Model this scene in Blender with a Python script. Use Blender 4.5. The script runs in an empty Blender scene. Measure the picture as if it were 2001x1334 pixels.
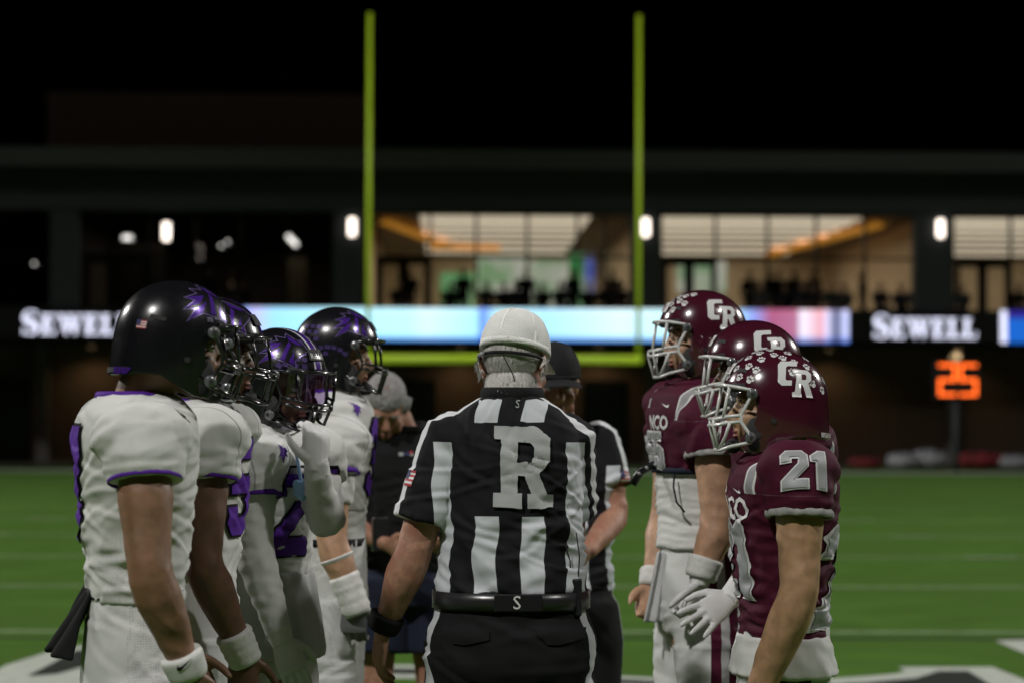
import bpy, bmesh, math, random
import numpy as np
from mathutils import Vector, Matrix, noise
from mathutils.bvhtree import BVHTree
R = math.radians
random.seed(7)
SC = bpy.context.scene
COL = SC.collection

# ------------------------------------------------------------------ camera
F_PX, HOR, CAM_H = 4650.0, 803.0, 1.64          # focal length in photo pixels, horizon row, eye height
YAW, PITCH, ROLL = R(-1.4), math.atan((HOR - 667.0) / F_PX), R(0.2)
cam_d = bpy.data.cameras.new('camera'); cam = bpy.data.objects.new('camera', cam_d); COL.objects.link(cam)
CM = Matrix.Rotation(YAW, 3, 'Z') @ Matrix.Rotation(R(90) + PITCH, 3, 'X') @ Matrix.Rotation(ROLL, 3, 'Z')
cam.matrix_world = Matrix.Translation((0, 0, CAM_H)) @ CM.to_4x4()
cam_d.sensor_width = 36.0; cam_d.lens = 36.0 * F_PX / 2001.0
cam_d.clip_start = 0.1; cam_d.clip_end = 3000
cam_d.dof.use_dof = True; cam_d.dof.focus_distance = 6.35; cam_d.dof.aperture_fstop = 2.7
SC.camera = cam
C0 = Vector((0, 0, CAM_H))
def ray(px, py): return CM @ Vector(((px - 1000.5) / F_PX, (667.0 - py) / F_PX, -1.0))
def P(px, py, d): return C0 + ray(px, py) * d                       # a point seen at a pixel, d metres down the view axis
def onwall(px, py, Y):
    r = ray(px, py); return C0 + r * (Y / r.y)
def onground(px, py, z=0.0):
    r = ray(px, py); return C0 + r * ((z - CAM_H) / r.z)

# ------------------------------------------------------------------ world, exposure
w = bpy.data.worlds.new('World'); SC.world = w; w.use_nodes = True
nt = w.node_tree; bg = nt.nodes['Background']; sk = nt.nodes.new('ShaderNodeTexSky')
sk.sky_type = 'NISHITA'; sk.sun_disc = False; sk.sun_elevation = R(-9); sk.sun_rotation = R(200)
nt.links.new(sk.outputs[0], bg.inputs[0]); bg.inputs[1].default_value = 0.05
vs = SC.view_settings; vs.view_transform = 'Standard'; vs.look = 'None'; vs.gamma = 1; vs.use_curve_mapping = False
vs.exposure = 0.0

# ------------------------------------------------------------------ materials
MATS = {}
def mat(name, col=(.5,.5,.5), rough=.7, metal=0., emit=None, es=0., var=.0, vscale=20., bump=0., bscale=200., spec=.5, coat=0.,
        col2=None, masks=None, sheen=0., trans=0., sss=0., weave=0., dots=None, rvar=0.):
    """procedural principled material; masks = [(attribute, colour), ...] laid over the base where attribute > 0"""
    m = bpy.data.materials.new(name); m.use_nodes = True; MATS[name] = m
    n = m.node_tree.nodes; l = m.node_tree.links; b = n['Principled BSDF']
    b.inputs['Roughness'].default_value = rough; b.inputs['Metallic'].default_value = metal
    b.inputs['Specular IOR Level'].default_value = spec
    if coat: b.inputs['Coat Weight'].default_value = coat; b.inputs['Coat Roughness'].default_value = .04
    if sheen: b.inputs['Sheen Weight'].default_value = sheen; b.inputs['Sheen Roughness'].default_value = .4
    if trans: b.inputs['Transmission Weight'].default_value = trans
    if sss:
        b.inputs['Subsurface Weight'].default_value = sss; b.inputs['Subsurface Radius'].default_value = (1,.35,.2); b.inputs['Subsurface Scale'].default_value = .006
    tc = n.new('ShaderNodeTexCoord')
    def rgb(c):
        r = n.new('ShaderNodeRGB'); r.outputs[0].default_value = (*c[:3], 1); return r.outputs[0]
    cur = rgb(col)
    def mix(a, c, fac):
        x = n.new('ShaderNodeMix'); x.data_type = 'RGBA'
        l.new(a, x.inputs[6]); l.new(c, x.inputs[7])
        if isinstance(fac, float): x.inputs[0].default_value = fac
        else: l.new(fac, x.inputs[0])
        return x.outputs[2]
    for (attr, c) in (masks or []):
        a = n.new('ShaderNodeAttribute'); a.attribute_name = attr
        k = n.new('ShaderNodeMath'); k.operation = 'MULTIPLY_ADD'; k.inputs[1].default_value = 900; k.inputs[2].default_value = .5; k.use_clamp = True
        l.new(a.outputs['Fac'], k.inputs[0]); cur = mix(cur, rgb(c), k.outputs[0])
    if dots:                                                          # perforated mesh cloth where attribute > 0
        attr, sc_, dc = dots
        v = n.new('ShaderNodeTexVoronoi'); v.inputs['Scale'].default_value = sc_; v.inputs['Randomness'].default_value = .25
        l.new(tc.outputs['Object'], v.inputs['Vector'])
        k = n.new('ShaderNodeMath'); k.operation = 'LESS_THAN'; k.inputs[1].default_value = .3; l.new(v.outputs['Distance'], k.inputs[0])
        a = n.new('ShaderNodeAttribute'); a.attribute_name = attr
        g = n.new('ShaderNodeMath'); g.operation = 'GREATER_THAN'; g.inputs[1].default_value = 0; l.new(a.outputs['Fac'], g.inputs[0])
        q = n.new('ShaderNodeMath'); q.operation = 'MULTIPLY'; l.new(k.outputs[0], q.inputs[0]); l.new(g.outputs[0], q.inputs[1])
        cur = mix(cur, rgb(dc), q.outputs[0])
    if var:
        t = n.new('ShaderNodeTexNoise'); t.inputs['Scale'].default_value = vscale; t.inputs['Detail'].default_value = 6
        l.new(tc.outputs['Object'], t.inputs['Vector'])
        mr = n.new('ShaderNodeMapRange'); mr.inputs[1].default_value = .3; mr.inputs[2].default_value = .7; mr.inputs[3].default_value = 1 - var; mr.inputs[4].default_value = 1 + var * .5
        l.new(t.outputs[0], mr.inputs[0])
        hs = n.new('ShaderNodeHueSaturation'); l.new(cur, hs.inputs['Color']); l.new(mr.outputs[0], hs.inputs['Value']); cur = hs.outputs[0]
        if col2:
            t2 = n.new('ShaderNodeTexNoise'); t2.inputs['Scale'].default_value = vscale * .37; t2.inputs['Detail'].default_value = 4; l.new(tc.outputs['Object'], t2.inputs['Vector'])
            mr2 = n.new('ShaderNodeMapRange'); mr2.inputs[1].default_value = .45; mr2.inputs[2].default_value = .65; l.new(t2.outputs[0], mr2.inputs[0])
            cur = mix(cur, rgb(col2), mr2.outputs[0])
    l.new(cur, b.inputs['Base Color'])
    if rvar:                                                          # handling marks: gloss that changes from place to place
        tr_ = n.new('ShaderNodeTexNoise'); tr_.inputs['Scale'].default_value = 28; tr_.inputs['Detail'].default_value = 7; tr_.inputs['Roughness'].default_value = .7; l.new(tc.outputs['Object'], tr_.inputs['Vector'])
        mr_ = n.new('ShaderNodeMapRange'); mr_.inputs[1].default_value = .35; mr_.inputs[2].default_value = .7; mr_.inputs[3].default_value = rough*(1-rvar*.4); mr_.inputs[4].default_value = rough*(1+rvar)
        l.new(tr_.outputs[0], mr_.inputs[0]); l.new(mr_.outputs[0], b.inputs['Roughness'])
    if bump or weave:
        bp = n.new('ShaderNodeBump'); bp.inputs['Distance'].default_value = .002; bp.inputs['Strength'].default_value = bump or weave
        if weave:
            wv = n.new('ShaderNodeTexVoronoi'); wv.inputs['Scale'].default_value = bscale; wv.inputs['Randomness'].default_value = .3
            l.new(tc.outputs['Object'], wv.inputs['Vector']); l.new(wv.outputs['Distance'], bp.inputs['Height'])
        else:
            t3 = n.new('ShaderNodeTexNoise'); t3.inputs['Scale'].default_value = bscale; t3.inputs['Detail'].default_value = 5
            l.new(tc.outputs['Object'], t3.inputs['Vector']); l.new(t3.outputs[0], bp.inputs['Height'])
        l.new(bp.outputs[0], b.inputs['Normal'])
    if emit: b.inputs['Emission Color'].default_value = (*emit, 1); b.inputs['Emission Strength'].default_value = es
    return m

# ------------------------------------------------------------------ mesh helpers
class MB:
    """collects shapes as plain vertex / face lists"""
    def __init__(s): s.v = []; s.f = []
    def add(s, v, f):
        o = len(s.v); s.v += [tuple(p) for p in v]; s.f += [tuple(i + o for i in q) for q in f]; return s
    def box(s, lo, hi, bev=0):
        x0,y0,z0 = lo; x1,y1,z1 = hi
        return s.add([(x0,y0,z0),(x1,y0,z0),(x1,y1,z0),(x0,y1,z0),(x0,y0,z1),(x1,y0,z1),(x1,y1,z1),(x0,y1,z1)],
                     [(0,3,2,1),(4,5,6,7),(0,1,5,4),(1,2,6,5),(2,3,7,6),(3,0,4,7)])
    def rings(s, rings, cap=True):
        """rings: list of equal-length point lists"""
        n = len(rings[0]); v = [p for r in rings for p in r]; f = []
        for k in range(len(rings) - 1):
            for i in range(n):
                j = (i + 1) % n; f.append((k*n+i, k*n+j, (k+1)*n+j, (k+1)*n+i))
        if cap: f.append(tuple(range(n-1, -1, -1))); f.append(tuple(range((len(rings)-1)*n, len(rings)*n)))
        return s.add(v, f)
    def tube(s, pts, rad, n=12, closed=False, up=None, cap=True):
        """rad: one radius, a list, or a list of (across, along-up) pairs"""
        pts = [Vector(p) for p in pts]; m = len(pts)
        if not isinstance(rad, (list, tuple)): rad = [rad] * m
        T = []
        for i in range(m):
            a = pts[(i-1) % m] if (closed or i > 0) else pts[i]; b = pts[(i+1) % m] if (closed or i < m-1) else pts[i]
            t = (b - a); T.append(t.normalized() if t.length > 1e-9 else Vector((0,0,1)))
        u = Vector(up) if up else (Vector((0,0,1)) if abs(T[0].z) < .9 else Vector((0,1,0)))
        R_ = []
        for i in range(m):
            u = (u - T[i] * u.dot(T[i])).normalized(); w_ = T[i].cross(u)
            r = rad[i]; ra, rb = (r if isinstance(r, (tuple, list)) else (r, r))
            R_.append([pts[i] + w_ * (ra * math.cos(2*math.pi*k/n)) + u * (rb * math.sin(2*math.pi*k/n)) for k in range(n)])
        if closed: R_.append(R_[0]); return s.rings(R_, False)
        return s.rings(R_, cap)
    def ell(s, c, r, n=16, m=10, rot=None):
        c = Vector(c); v = []; f = []
        M = rot if rot else Matrix.Identity(3)
        for i in range(1, m):
            a = math.pi * i / m
            for k in range(n):
                b = 2*math.pi*k/n; v.append(c + M @ Vector((r[0]*math.sin(a)*math.cos(b), r[1]*math.sin(a)*math.sin(b), r[2]*math.cos(a))))
        t = len(v); v.append(c + M @ Vector((0,0,r[2]))); v.append(c + M @ Vector((0,0,-r[2])))
        for i in range(m-2):
            for k in range(n): f.append((i*n+k, (i+1)*n+k, (i+1)*n+(k+1)%n, i*n+(k+1)%n))
        for k in range(n): f.append((t, k, (k+1)%n)); f.append((t+1, (m-2)*n+(k+1)%n, (m-2)*n+k))
        return s.add(v, f)
    def loft(s, secs, n=32, cap=True):
        """secs: (cx, cy, cz, half width, half depth, exponent) level sections"""
        rs = []
        for (cx, cy, cz, a, b, e) in secs:
            r = []
            for k in range(n):
                t = 2*math.pi*k/n; c_, s_ = math.cos(t), math.sin(t)
                r.append(Vector((cx + a*math.copysign(abs(c_)**(2/e), c_), cy + b*math.copysign(abs(s_)**(2/e), s_), cz)))
            rs.append(r)
        return s.rings(rs, cap)
    def mesh(s, name='m'):
        m = bpy.data.meshes.new(name); m.from_pydata([tuple(p) for p in s.v], [], s.f); m.update()
        bm = bmesh.new(); bm.from_mesh(m); bmesh.ops.recalc_face_normals(bm, faces=bm.faces); bm.to_mesh(m); bm.free(); return m

def tag(o, label=None, cat=None, group=None, kind=None):
    if label: o['label'] = label
    if cat: o['category'] = cat
    if group: o['group'] = group
    if kind: o['kind'] = kind
    return o
def obj(name, me, m=None, parent=None, smooth=False):
    if isinstance(me, MB): me = me.mesh(name)
    me.name = name
    o = bpy.data.objects.new(name, me); COL.objects.link(o)
    if m is not None:
        me.materials.clear(); me.materials.append(MATS[m] if isinstance(m, str) else m)
    if parent is not None: o.parent = parent
    if smooth: me.polygons.foreach_set('use_smooth', [True] * len(me.polygons))
    return o
def empty(name, loc=(0,0,0), rz=0.):
    o = bpy.data.objects.new(name, None); COL.objects.link(o); o.location = loc; o.rotation_euler = (0,0,rz); o.empty_display_size = .2; return o
def evalmesh(me, mods):
    """run modifiers on a temporary object and return the resulting mesh"""
    o = bpy.data.objects.new('tmp', me); COL.objects.link(o)
    for kind, kw in mods:
        md = o.modifiers.new(kind, kind)
        for k, v in kw.items(): setattr(md, k, v)
    dg = bpy.context.evaluated_depsgraph_get(); dg.update()
    r = bpy.data.meshes.new_from_object(o.evaluated_get(dg)); bpy.data.objects.remove(o); return r
def remesh(mb, vox, smooth=4, fac=.5):
    return evalmesh(mb.mesh(), [('REMESH', dict(mode='VOXEL', voxel_size=vox, use_smooth_shade=True)), ('SMOOTH', dict(iterations=smooth, factor=fac))])
def coords(me):
    a = np.empty(len(me.vertices)*3, np.float32); me.vertices.foreach_get('co', a); return a.reshape(-1,3)
def setcoords(me, a): me.vertices.foreach_set('co', a.astype(np.float32).ravel()); me.update()
def normals(me):
    a = np.empty(len(me.vertices)*3, np.float32); me.vertices.foreach_get('normal', a); return a.reshape(-1,3)
def attr(me, name, vals):
    at = me.attributes.get(name) or me.attributes.new(name, 'FLOAT', 'POINT'); at.data.foreach_set('value', np.asarray(vals, np.float32))
def wave_noise(q, seed=0., n=14):
    """smooth vector-valued pseudo noise in about -1..1: a sum of random plane waves (unit feature size)"""
    rs = np.random.RandomState(int(abs(seed)*97) % 99991 + 3); out = np.zeros(len(q), np.float32)
    for _ in range(n):
        k_ = rs.normal(size=3); k_ *= rs.uniform(2.2, 5.0)/np.linalg.norm(k_); out += np.sin(q @ k_ + rs.uniform(0, 6.28)).astype(np.float32)
    return out/math.sqrt(n)*.62
def wrinkle(me, amp, scale, weight=None, seed=0.):
    """cloth folds: push vertices along their normals by ridged noise with anisotropic scale"""
    c = coords(me); nn = normals(me); q = c*np.array(scale, np.float32); warp = wave_noise(c*5, seed+2)[:,None]*np.array((0,0,1.2), np.float32)
    d = amp*((1 - 2.2*np.abs(wave_noise(q + warp, seed)))*.75 + wave_noise(q*2.2, seed+5)*.5)
    if weight is not None: d = d*np.array([weight(*p) for p in c.tolist()], np.float32)
    setcoords(me, c + nn*d[:,None])
def creases(me, n, amp, z0, z1, seed=0, rad=.15, tilt=(-40, 40), wid=(.0055,.011), ln=(.05,.19)):
    """sharp cloth creases: short tilted folds, each a ridge beside a valley, spread round the garment"""
    rs = np.random.RandomState(seed); c = coords(me); nn = normals(me); s = np.arctan2(c[:,1], c[:,0])*rad; z = c[:,2]; d = np.zeros(len(c), np.float32)
    for _ in range(n):
        s0 = rs.uniform(-math.pi, math.pi)*rad; zz = rs.uniform(z0, z1); a = R(rs.uniform(*tilt)); w_ = rs.uniform(*wid); l_ = rs.uniform(*ln)
        ds = s - s0; ds = (ds + math.pi*rad) % (2*math.pi*rad) - math.pi*rad; dz = z - zz
        u = ds*math.cos(a) + dz*math.sin(a); v = -ds*math.sin(a) + dz*math.cos(a) + .25*u*u/max(l_, .01)*rs.uniform(-1, 1)
        t = v/w_; d += (amp*rs.uniform(.5, 1.2)*np.exp(-(u/l_)**2)*(np.exp(-t*t) - .75*np.exp(-(t-1.5)**2))).astype(np.float32)
    setcoords(me, c + nn*d[:,None])
def bvh(me): 
    return BVHTree.FromPolygons([v.co.copy() for v in me.vertices], [tuple(p.vertices) for p in me.polygons])
def fill2d(polys, step=.012):
    """flat filled outline(s) (even-odd) cut on a grid so it can be laid on a curved surface"""
    cu = bpy.data.curves.new('c', 'CURVE'); cu.dimensions = '2D'; cu.fill_mode = 'BOTH'
    for pl in polys:
        sp = cu.splines.new('POLY'); sp.points.add(len(pl)-1); sp.use_cyclic_u = True
        for q, (x, y) in zip(sp.points, pl): q.co = (x, y, 0, 1)
    return gridcut(cu, step)
def text2d(txt, size, step=.012, offset=0., shear=0., align='CENTER'):
    cu = bpy.data.curves.new('t', 'FONT'); cu.body = txt; cu.size = size; cu.align_x = align; cu.align_y = 'CENTER'; cu.offset = offset; cu.shear = shear; cu.resolution_u = 2
    return gridcut(cu, step)
def gridcut(cu, step):
    o = bpy.data.objects.new('tmp', cu); COL.objects.link(o)
    dg = bpy.context.evaluated_depsgraph_get(); dg.update()
    me = bpy.data.meshes.new_from_object(o.evaluated_get(dg)); bpy.data.objects.remove(o)
    bm = bmesh.new(); bm.from_mesh(me)
    if step:
        xs = [v.co.x for v in bm.verts]; ys = [v.co.y for v in bm.verts]
        if xs:
            for ax, a, b in (((1,0,0), min(xs), max(xs)), ((0,1,0), min(ys), max(ys))):
                k = math.ceil(a/step) * step
                while k < b:
                    bmesh.ops.bisect_plane(bm, geom=bm.verts[:]+bm.edges[:]+bm.faces[:], plane_co=Vector(ax)*k, plane_no=ax); k += step
    bm.to_mesh(me); bm.free(); return me
def outline(poly, d):
    """grow a closed polygon outwards by d (mitred)"""
    n = len(poly); A = sum(poly[i][0]*poly[(i+1)%n][1] - poly[(i+1)%n][0]*poly[i][1] for i in range(n)); sg = 1 if A > 0 else -1
    out = []
    for i in range(n):
        p0, p1, p2 = Vector(poly[i-1]), Vector(poly[i]), Vector(poly[(i+1)%n])
        e1 = (p1-p0).normalized(); e2 = (p2-p1).normalized()
        n1 = Vector((e1.y, -e1.x))*sg; n2 = Vector((e2.y, -e2.x))*sg; b = n1 + n2
        if b.length < 1e-6: b = n1.copy()
        b.normalize(); out.append(tuple(p1 + b * min(d / max(.35, b.dot(n1)), 2.2*d)))
    return out
def decal(name, me, tree, o, right, up, m, parent, off=.0025, reach=.6):
    """lay a flat mesh on a surface: project from origin o along -(right x up)"""
    right = Vector(right).normalized(); up = Vector(up).normalized(); nrm = right.cross(up).normalized(); o = Vector(o)
    bm = bmesh.new(); bm.from_mesh(me); dead = []
    for v in bm.verts:
        p = o + right*v.co.x + up*v.co.y
        h = tree.ray_cast(p + nrm*.0, -nrm, reach)
        if h[0] is None: dead.append(v)
        else:
            n_ = h[1] if h[1].dot(nrm) > 0 else nrm
            v.co = h[0] + (n_*.7 + nrm*.3) * off
    if dead: bmesh.ops.delete(bm, geom=dead, context='VERTS')
    # drop faces stretched over an edge
    bad = [f for f in bm.faces if f.normal.length > 0 and max(e.calc_length() for e in f.edges) > .06]
    if bad: bmesh.ops.delete(bm, geom=bad, context='FACES')
    for f in bm.faces:
        f.normal_update()
        if f.normal.dot(nrm) < 0: f.normal_flip()
    bm.to_mesh(me); bm.free()
    return obj(name, me, m, parent, smooth=True)
def scaled(poly, s, cx=0., cy=0., sx=None): return [((x-cx)*(sx or s), (y-cy)*s) for x, y in poly]

GL = {
 '2': [(0,.7),(0,.88),(.12,1),(.5,1),(.62,.88),(.62,.58),(.26,.2),(.62,.2),(.62,0),(0,0),(0,.2),(.42,.63),(.42,.8),(.2,.8),(.2,.7)],
 '1': [(.14,0),(.14,.72),(0,.72),(0,.84),(.2,1),(.36,1),(.36,0)],
 '5': [(0,.44),(0,1),(.6,1),(.6,.8),(.2,.8),(.2,.62),(.5,.62),(.62,.5),(.62,.12),(.5,0),(.12,0),(0,.12),(0,.3),(.2,.3),(.2,.2),(.42,.2),(.42,.44)],
 '7': [(0,1),(.62,1),(.62,.8),(.38,0),(.15,0),(.4,.8),(.18,.8),(.18,.68),(0,.68)],
 '3': [(0,.88),(.12,1),(.5,1),(.62,.88),(.62,.58),(.55,.51),(.62,.44),(.62,.12),(.5,0),(.12,0),(0,.12),(0,.3),(.2,.3),(.2,.2),(.42,.2),(.42,.42),(.22,.42),(.22,.6),(.42,.6),(.42,.8),(.2,.8),(.2,.7),(0,.7)],
}
R_OUT = [(0,1),(.72,.985),(.95,.84),(.95,.56),(.78,.43),(.9,.18),(1,.18),(1,0),(.57,0),(.57,.18),(.63,.18),(.53,.39),(.41,.39),(.41,.18),(.48,.18),(.48,0),(0,.02),(0,.19),(.12,.19),(.12,.83),(0,.83)]
R_IN = [(.41,.8),(.62,.79),(.69,.73),(.69,.62),(.63,.56),(.41,.56)]
CR_C = [(.16,1),(.62,1),(.6,.86),(.33,.86),(.28,.82),(.22,.5),(.25,.46),(.4,.46),(.38,.32),(.1,.32),(0,.42),(.06,.9)]
CR_R = [(.44,.76),(.9,.76),(1,.66),(.98,.48),(.88,.4),(1,.02),(.8,.02),(.7,.34),(.66,.34),(.63,.16),(.66,.02),(.38,.02),(.38,.14),(.46,.16),(.52,.46),(.55,.64),(.45,.66)]
CR_I = [(.7,.64),(.8,.64),(.84,.6),(.82,.5),(.78,.48),(.68,.48)]
SWOOSH = [(0,.16),(.1,.02),(.3,.08),(1,.5),(.3,.25),(.16,.25),(.12,.42)]

# ------------------------------------------------------------------ floodlight masts (light the field, stand beside it out of frame)
mat('galv', (.35,.36,.37), .5, .6, var=.1)
mat('lamp_glass', (.9,.9,.9), .3, emit=(1,.97,.92), es=40)
def floodlight_mast(x, y, aim, power, label, spot=74, H=30.):
    t = empty('floodlight_mast', (x, y, 0)); tag(t, label, 'floodlight', 'floodlight masts beside the field')
    obj('pole', MB().tube([(0,0,-.2),(0,0,H*.5),(0,0,H)], [.38,.29,.17], 12), 'galv', t, True)
    a = (Vector(aim) - Vector((x, y, H))); a.normalize(); sd = Vector((-a.y, a.x, 0)).normalized(); upv = sd.cross(a)
    fr = MB()
    for k in range(2): fr.tube([Vector((0,0,H-.2-k*1.3)) - sd*2.6, Vector((0,0,H-.2-k*1.3)) + sd*2.6], .07, 8)
    obj('crossarm', fr, 'galv', t)
    for k in range(2):
        for i in range(5):
            c = Vector((0,0,H-.2-k*1.3)) + sd*(i-2)*1.15 + a*.35
            h = obj('lamp_head', MB().tube([c - a*.3, c - a*.1, c + a*.12], [.12,.3,.36], 14), 'galv', t)
            obj('lamp_face', MB().tube([c + a*.125, c + a*.14], [.33,.33], 14), 'lamp_glass', h)
    L = bpy.data.lights.new('floodlight', 'SPOT'); L.energy = power; L.color = (1,.975,.93); L.spot_size = R(spot); L.spot_blend = .45; L.shadow_soft_size = 1.3
    lo = bpy.data.objects.new('floodlight_beam', L); COL.objects.link(lo); lo.parent = t
    lo.location = Vector((0,0,H-.8)) + a*1.0
    lo.rotation_euler = a.to_track_quat('-Z', 'Y').to_euler()
    return t
E = 35000
floodlight_mast(-22, -26, (0, 8, 0), E*2.5, 'steel floodlight mast with two rows of lamps left of midfield behind the white team', 60, 44.)
floodlight_mast(32, -14, (0, 8, 0), E*1.05, 'steel floodlight mast with two rows of lamps right of midfield behind the maroon team', 60, 44.)
floodlight_mast(-48, 40, (2, 34, 0), E*1.9, 'steel floodlight mast with two rows of lamps left of the goal', 78)
floodlight_mast(50, 40, (2, 34, 0), E*1.9, 'steel floodlight mast with two rows of lamps right of the goal', 78)

# ------------------------------------------------------------------ ground, turf, painted lines
mat('earth', (.03,.03,.028), .95, var=.2)
def turf_mat():
    m = mat('turf', (.055,.122,.016), .85, var=.22, vscale=1.4, bump=1., bscale=90, spec=.08, col2=(.05,.108,.015))
    return m
turf_mat()
mat('track', (.055,.045,.04), .9, var=.2, vscale=2)
mat('line_white', (.4,.43,.38), .85, var=.18, vscale=9, bump=.5, bscale=250, spec=.15)
mat('line_black', (.02,.024,.02), .85, var=.2, vscale=9, bump=.5, bscale=250, spec=.15)
mat('line_worn', (.26,.33,.21), .85, var=.3, vscale=7, bump=.5, bscale=250, spec=.1)
def sheet(name, pts, z, m, parent=None):
    mb = MB(); mb.add([(p[0], p[1], z) for p in pts], [tuple(range(len(pts)))]); return obj(name, mb, m, parent)
tag(sheet('ground', [(-900,-900),(900,-900),(900,900),(-900,900)], -.03, 'earth'), kind='structure')
turf = tag(sheet('turf_field', [(-36,-50),(36,-50),(36,70.5),(-36,70.5)], 0, 'turf'), kind='structure')
tag(sheet('running_track', [(-60,70.5),(60,70.5),(60,90),(-60,90)], -.004, 'track'), kind='structure')
Y50 = onground(1000, 1234).y - 2*4.572                     # the yard line in view is ten yards past midfield
GOAL_Y = Y50 + 50*.9144
def line(name, x0, y0, x1, y1, m='line_white', z=.004): return sheet(name, [(x0,y0),(x1,y0),(x1,y1),(x0,y1)], z, m, turf)
for k in range(-9, 11):
    y = Y50 + k*4.572
    line('yard_line', -24.4, y-.05, 24.4, y+.05, 'line_worn')
    if k > 0:
        for hx in (-6.1, 6.1): line('hash_mark', hx-.3, y-.05, hx+.3, y+.05, z=.008)
line('end_line', -26.2, GOAL_Y+9.14, 26.2, GOAL_Y+9.14+1.8); line('side_line', -26.2, -40, -24.4, GOAL_Y+9.14); line('side_line', 24.4, -40, 26.2, GOAL_Y+9.14)
g0 = onground(1000, 1247).y; line('soccer_line', -22, g0-.05, 22, g0+.05, 'line_black')
# midfield emblem: white outline shapes with black fill, seen at their far edge
def emblem(pix, m, z): return sheet('emblem_paint', [onground(x, y) for x, y in pix], z, m, turf)
emblem([(-120,1372),(10,1300),(132,1262),(240,1262),(236,1296),(190,1301),(168,1334),(120,1372)], 'line_white', .004)
emblem([(54,1322),(150,1271),(200,1270),(200,1292),(112,1317)], 'line_black', .008)
emblem([(560,1296),(840,1300),(1310,1326),(1310,1346),(840,1326),(560,1322)], 'line_white', .004)
emblem([(560,1304),(840,1308),(1310,1333),(1310,1341),(840,1318),(560,1314)], 'line_black', .008)
emblem([(1945,1252),(2100,1247),(2100,1310),(2001,1276)], 'line_white', .004)
emblem([(1310,1334),(1620,1326),(1745,1317),(1770,1311),(1755,1303),(1940,1303),(2060,1352),(2060,1400),(1310,1400)], 'line_white', .004)
emblem([(1700,1334),(1790,1326),(1835,1312),(1892,1312),(1945,1345),(1960,1400),(1500,1400),(1500,1345)], 'line_black', .008)

# ------------------------------------------------------------------ goal post
mat('goal_yellow', (.62,.9,.04), .45, spec=.4, var=.05)
GY = GOAL_Y + 9.14 + .3
gl, gr = onwall(719, 700, GY), onwall(1247.5, 702, GY)
gp = empty('goal_post', ((gl.x+gr.x)/2, GY, 0)); tag(gp, 'tall yellow-green football goal post with two uprights at the end of the field', 'goal post')
hw = (gr.x-gl.x)/2; zc = (gl.z+gr.z)/2; zt = onwall(985, 28, GY).z
obj('crossbar', MB().tube([(-hw-.09,0,zc),(hw+.09,0,zc)], .115, 16), 'goal_yellow', gp, True)
for s in (-1, 1): obj('upright', MB().tube([(s*hw,0,zc),(s*hw,0,zt)], .058, 16), 'goal_yellow', gp, True)
obj('gooseneck', MB().tube([(0,1.9,0),(0,1.9,zc-1.1),(0,1.75,zc-.6),(0,1.3,zc-.2),(0,.7,zc-.02),(0,0,zc)], .11, 16), 'goal_yellow', gp, True)
mat('pad_dark', (.02,.02,.025), .6)
obj('base_pad', MB().tube([(0,1.9,0),(0,1.9,1.8)], .3, 20), 'pad_dark', gp, True)

# ------------------------------------------------------------------ field house behind the end zone
mat('brick_dark', (.2,.135,.09), .9, var=.2, vscale=6, bump=.4, bscale=30)
mat('fascia', (.05,.056,.05), .6, var=.06, vscale=1)
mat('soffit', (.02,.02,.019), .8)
mat('column', (.034,.04,.043), .7, var=.08)
mat('pale_column', (.2,.19,.17), .8, var=.1)
mat('mullion', (.012,.013,.014), .4, .5)
mat('roof', (.012,.012,.012), .9)
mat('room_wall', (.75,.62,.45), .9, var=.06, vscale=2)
mat('room_wall_unlit', (.12,.1,.08), .8)  # darker wall colour standing in for shade in unlit rooms
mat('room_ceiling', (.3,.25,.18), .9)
mat('strip_light', (1,1,1), .5, emit=(1,.83,.62), es=.75)
mat('orange_beam_glow', (.75,.3,.04), .6, emit=(1,.42,.05), es=.35)  # timber colour with a glow added so the beams look lit
mat('screen_green', (.02,.05,.02), .4, emit=(.12,.5,.16), es=.9)
mat('screen_pale', (.05,.05,.05), .4, emit=(.62,.74,.5), es=.9)
mat('screen_blue', (.02,.02,.05), .4, emit=(.16,.25,.75), es=1.0)
mat('dark_glass_door', (.01,.011,.014), .15)
mat('lamp_white', (1,1,1), .4, emit=(1,.86,.74), es=3.2)
mat('lamp_cool', (1,1,1), .4, emit=(1,.97,.9), es=1.6)
m = bpy.data.materials.new('pane_glass'); m.use_nodes = True; MATS['pane_glass'] = m
n_ = m.node_tree.nodes; n_.clear(); tr = n_.new('ShaderNodeBsdfTransparent'); gs = n_.new('ShaderNodeBsdfGlossy'); gs.inputs['Roughness'].default_value = .02
fz = n_.new('ShaderNodeFresnel'); fz.inputs[0].default_value = 1.45; mx = n_.new('ShaderNodeMixShader'); ou = n_.new('ShaderNodeOutputMaterial')
tr.inputs[0].default_value = (.86,.88,.88,1)
for a_, b_ in ((fz.outputs[0], mx.inputs[0]), (tr.outputs[0], mx.inputs[1]), (gs.outputs[0], mx.inputs[2]), (mx.outputs[0], ou.inputs[0])): m.node_tree.links.new(a_, b_)

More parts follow.
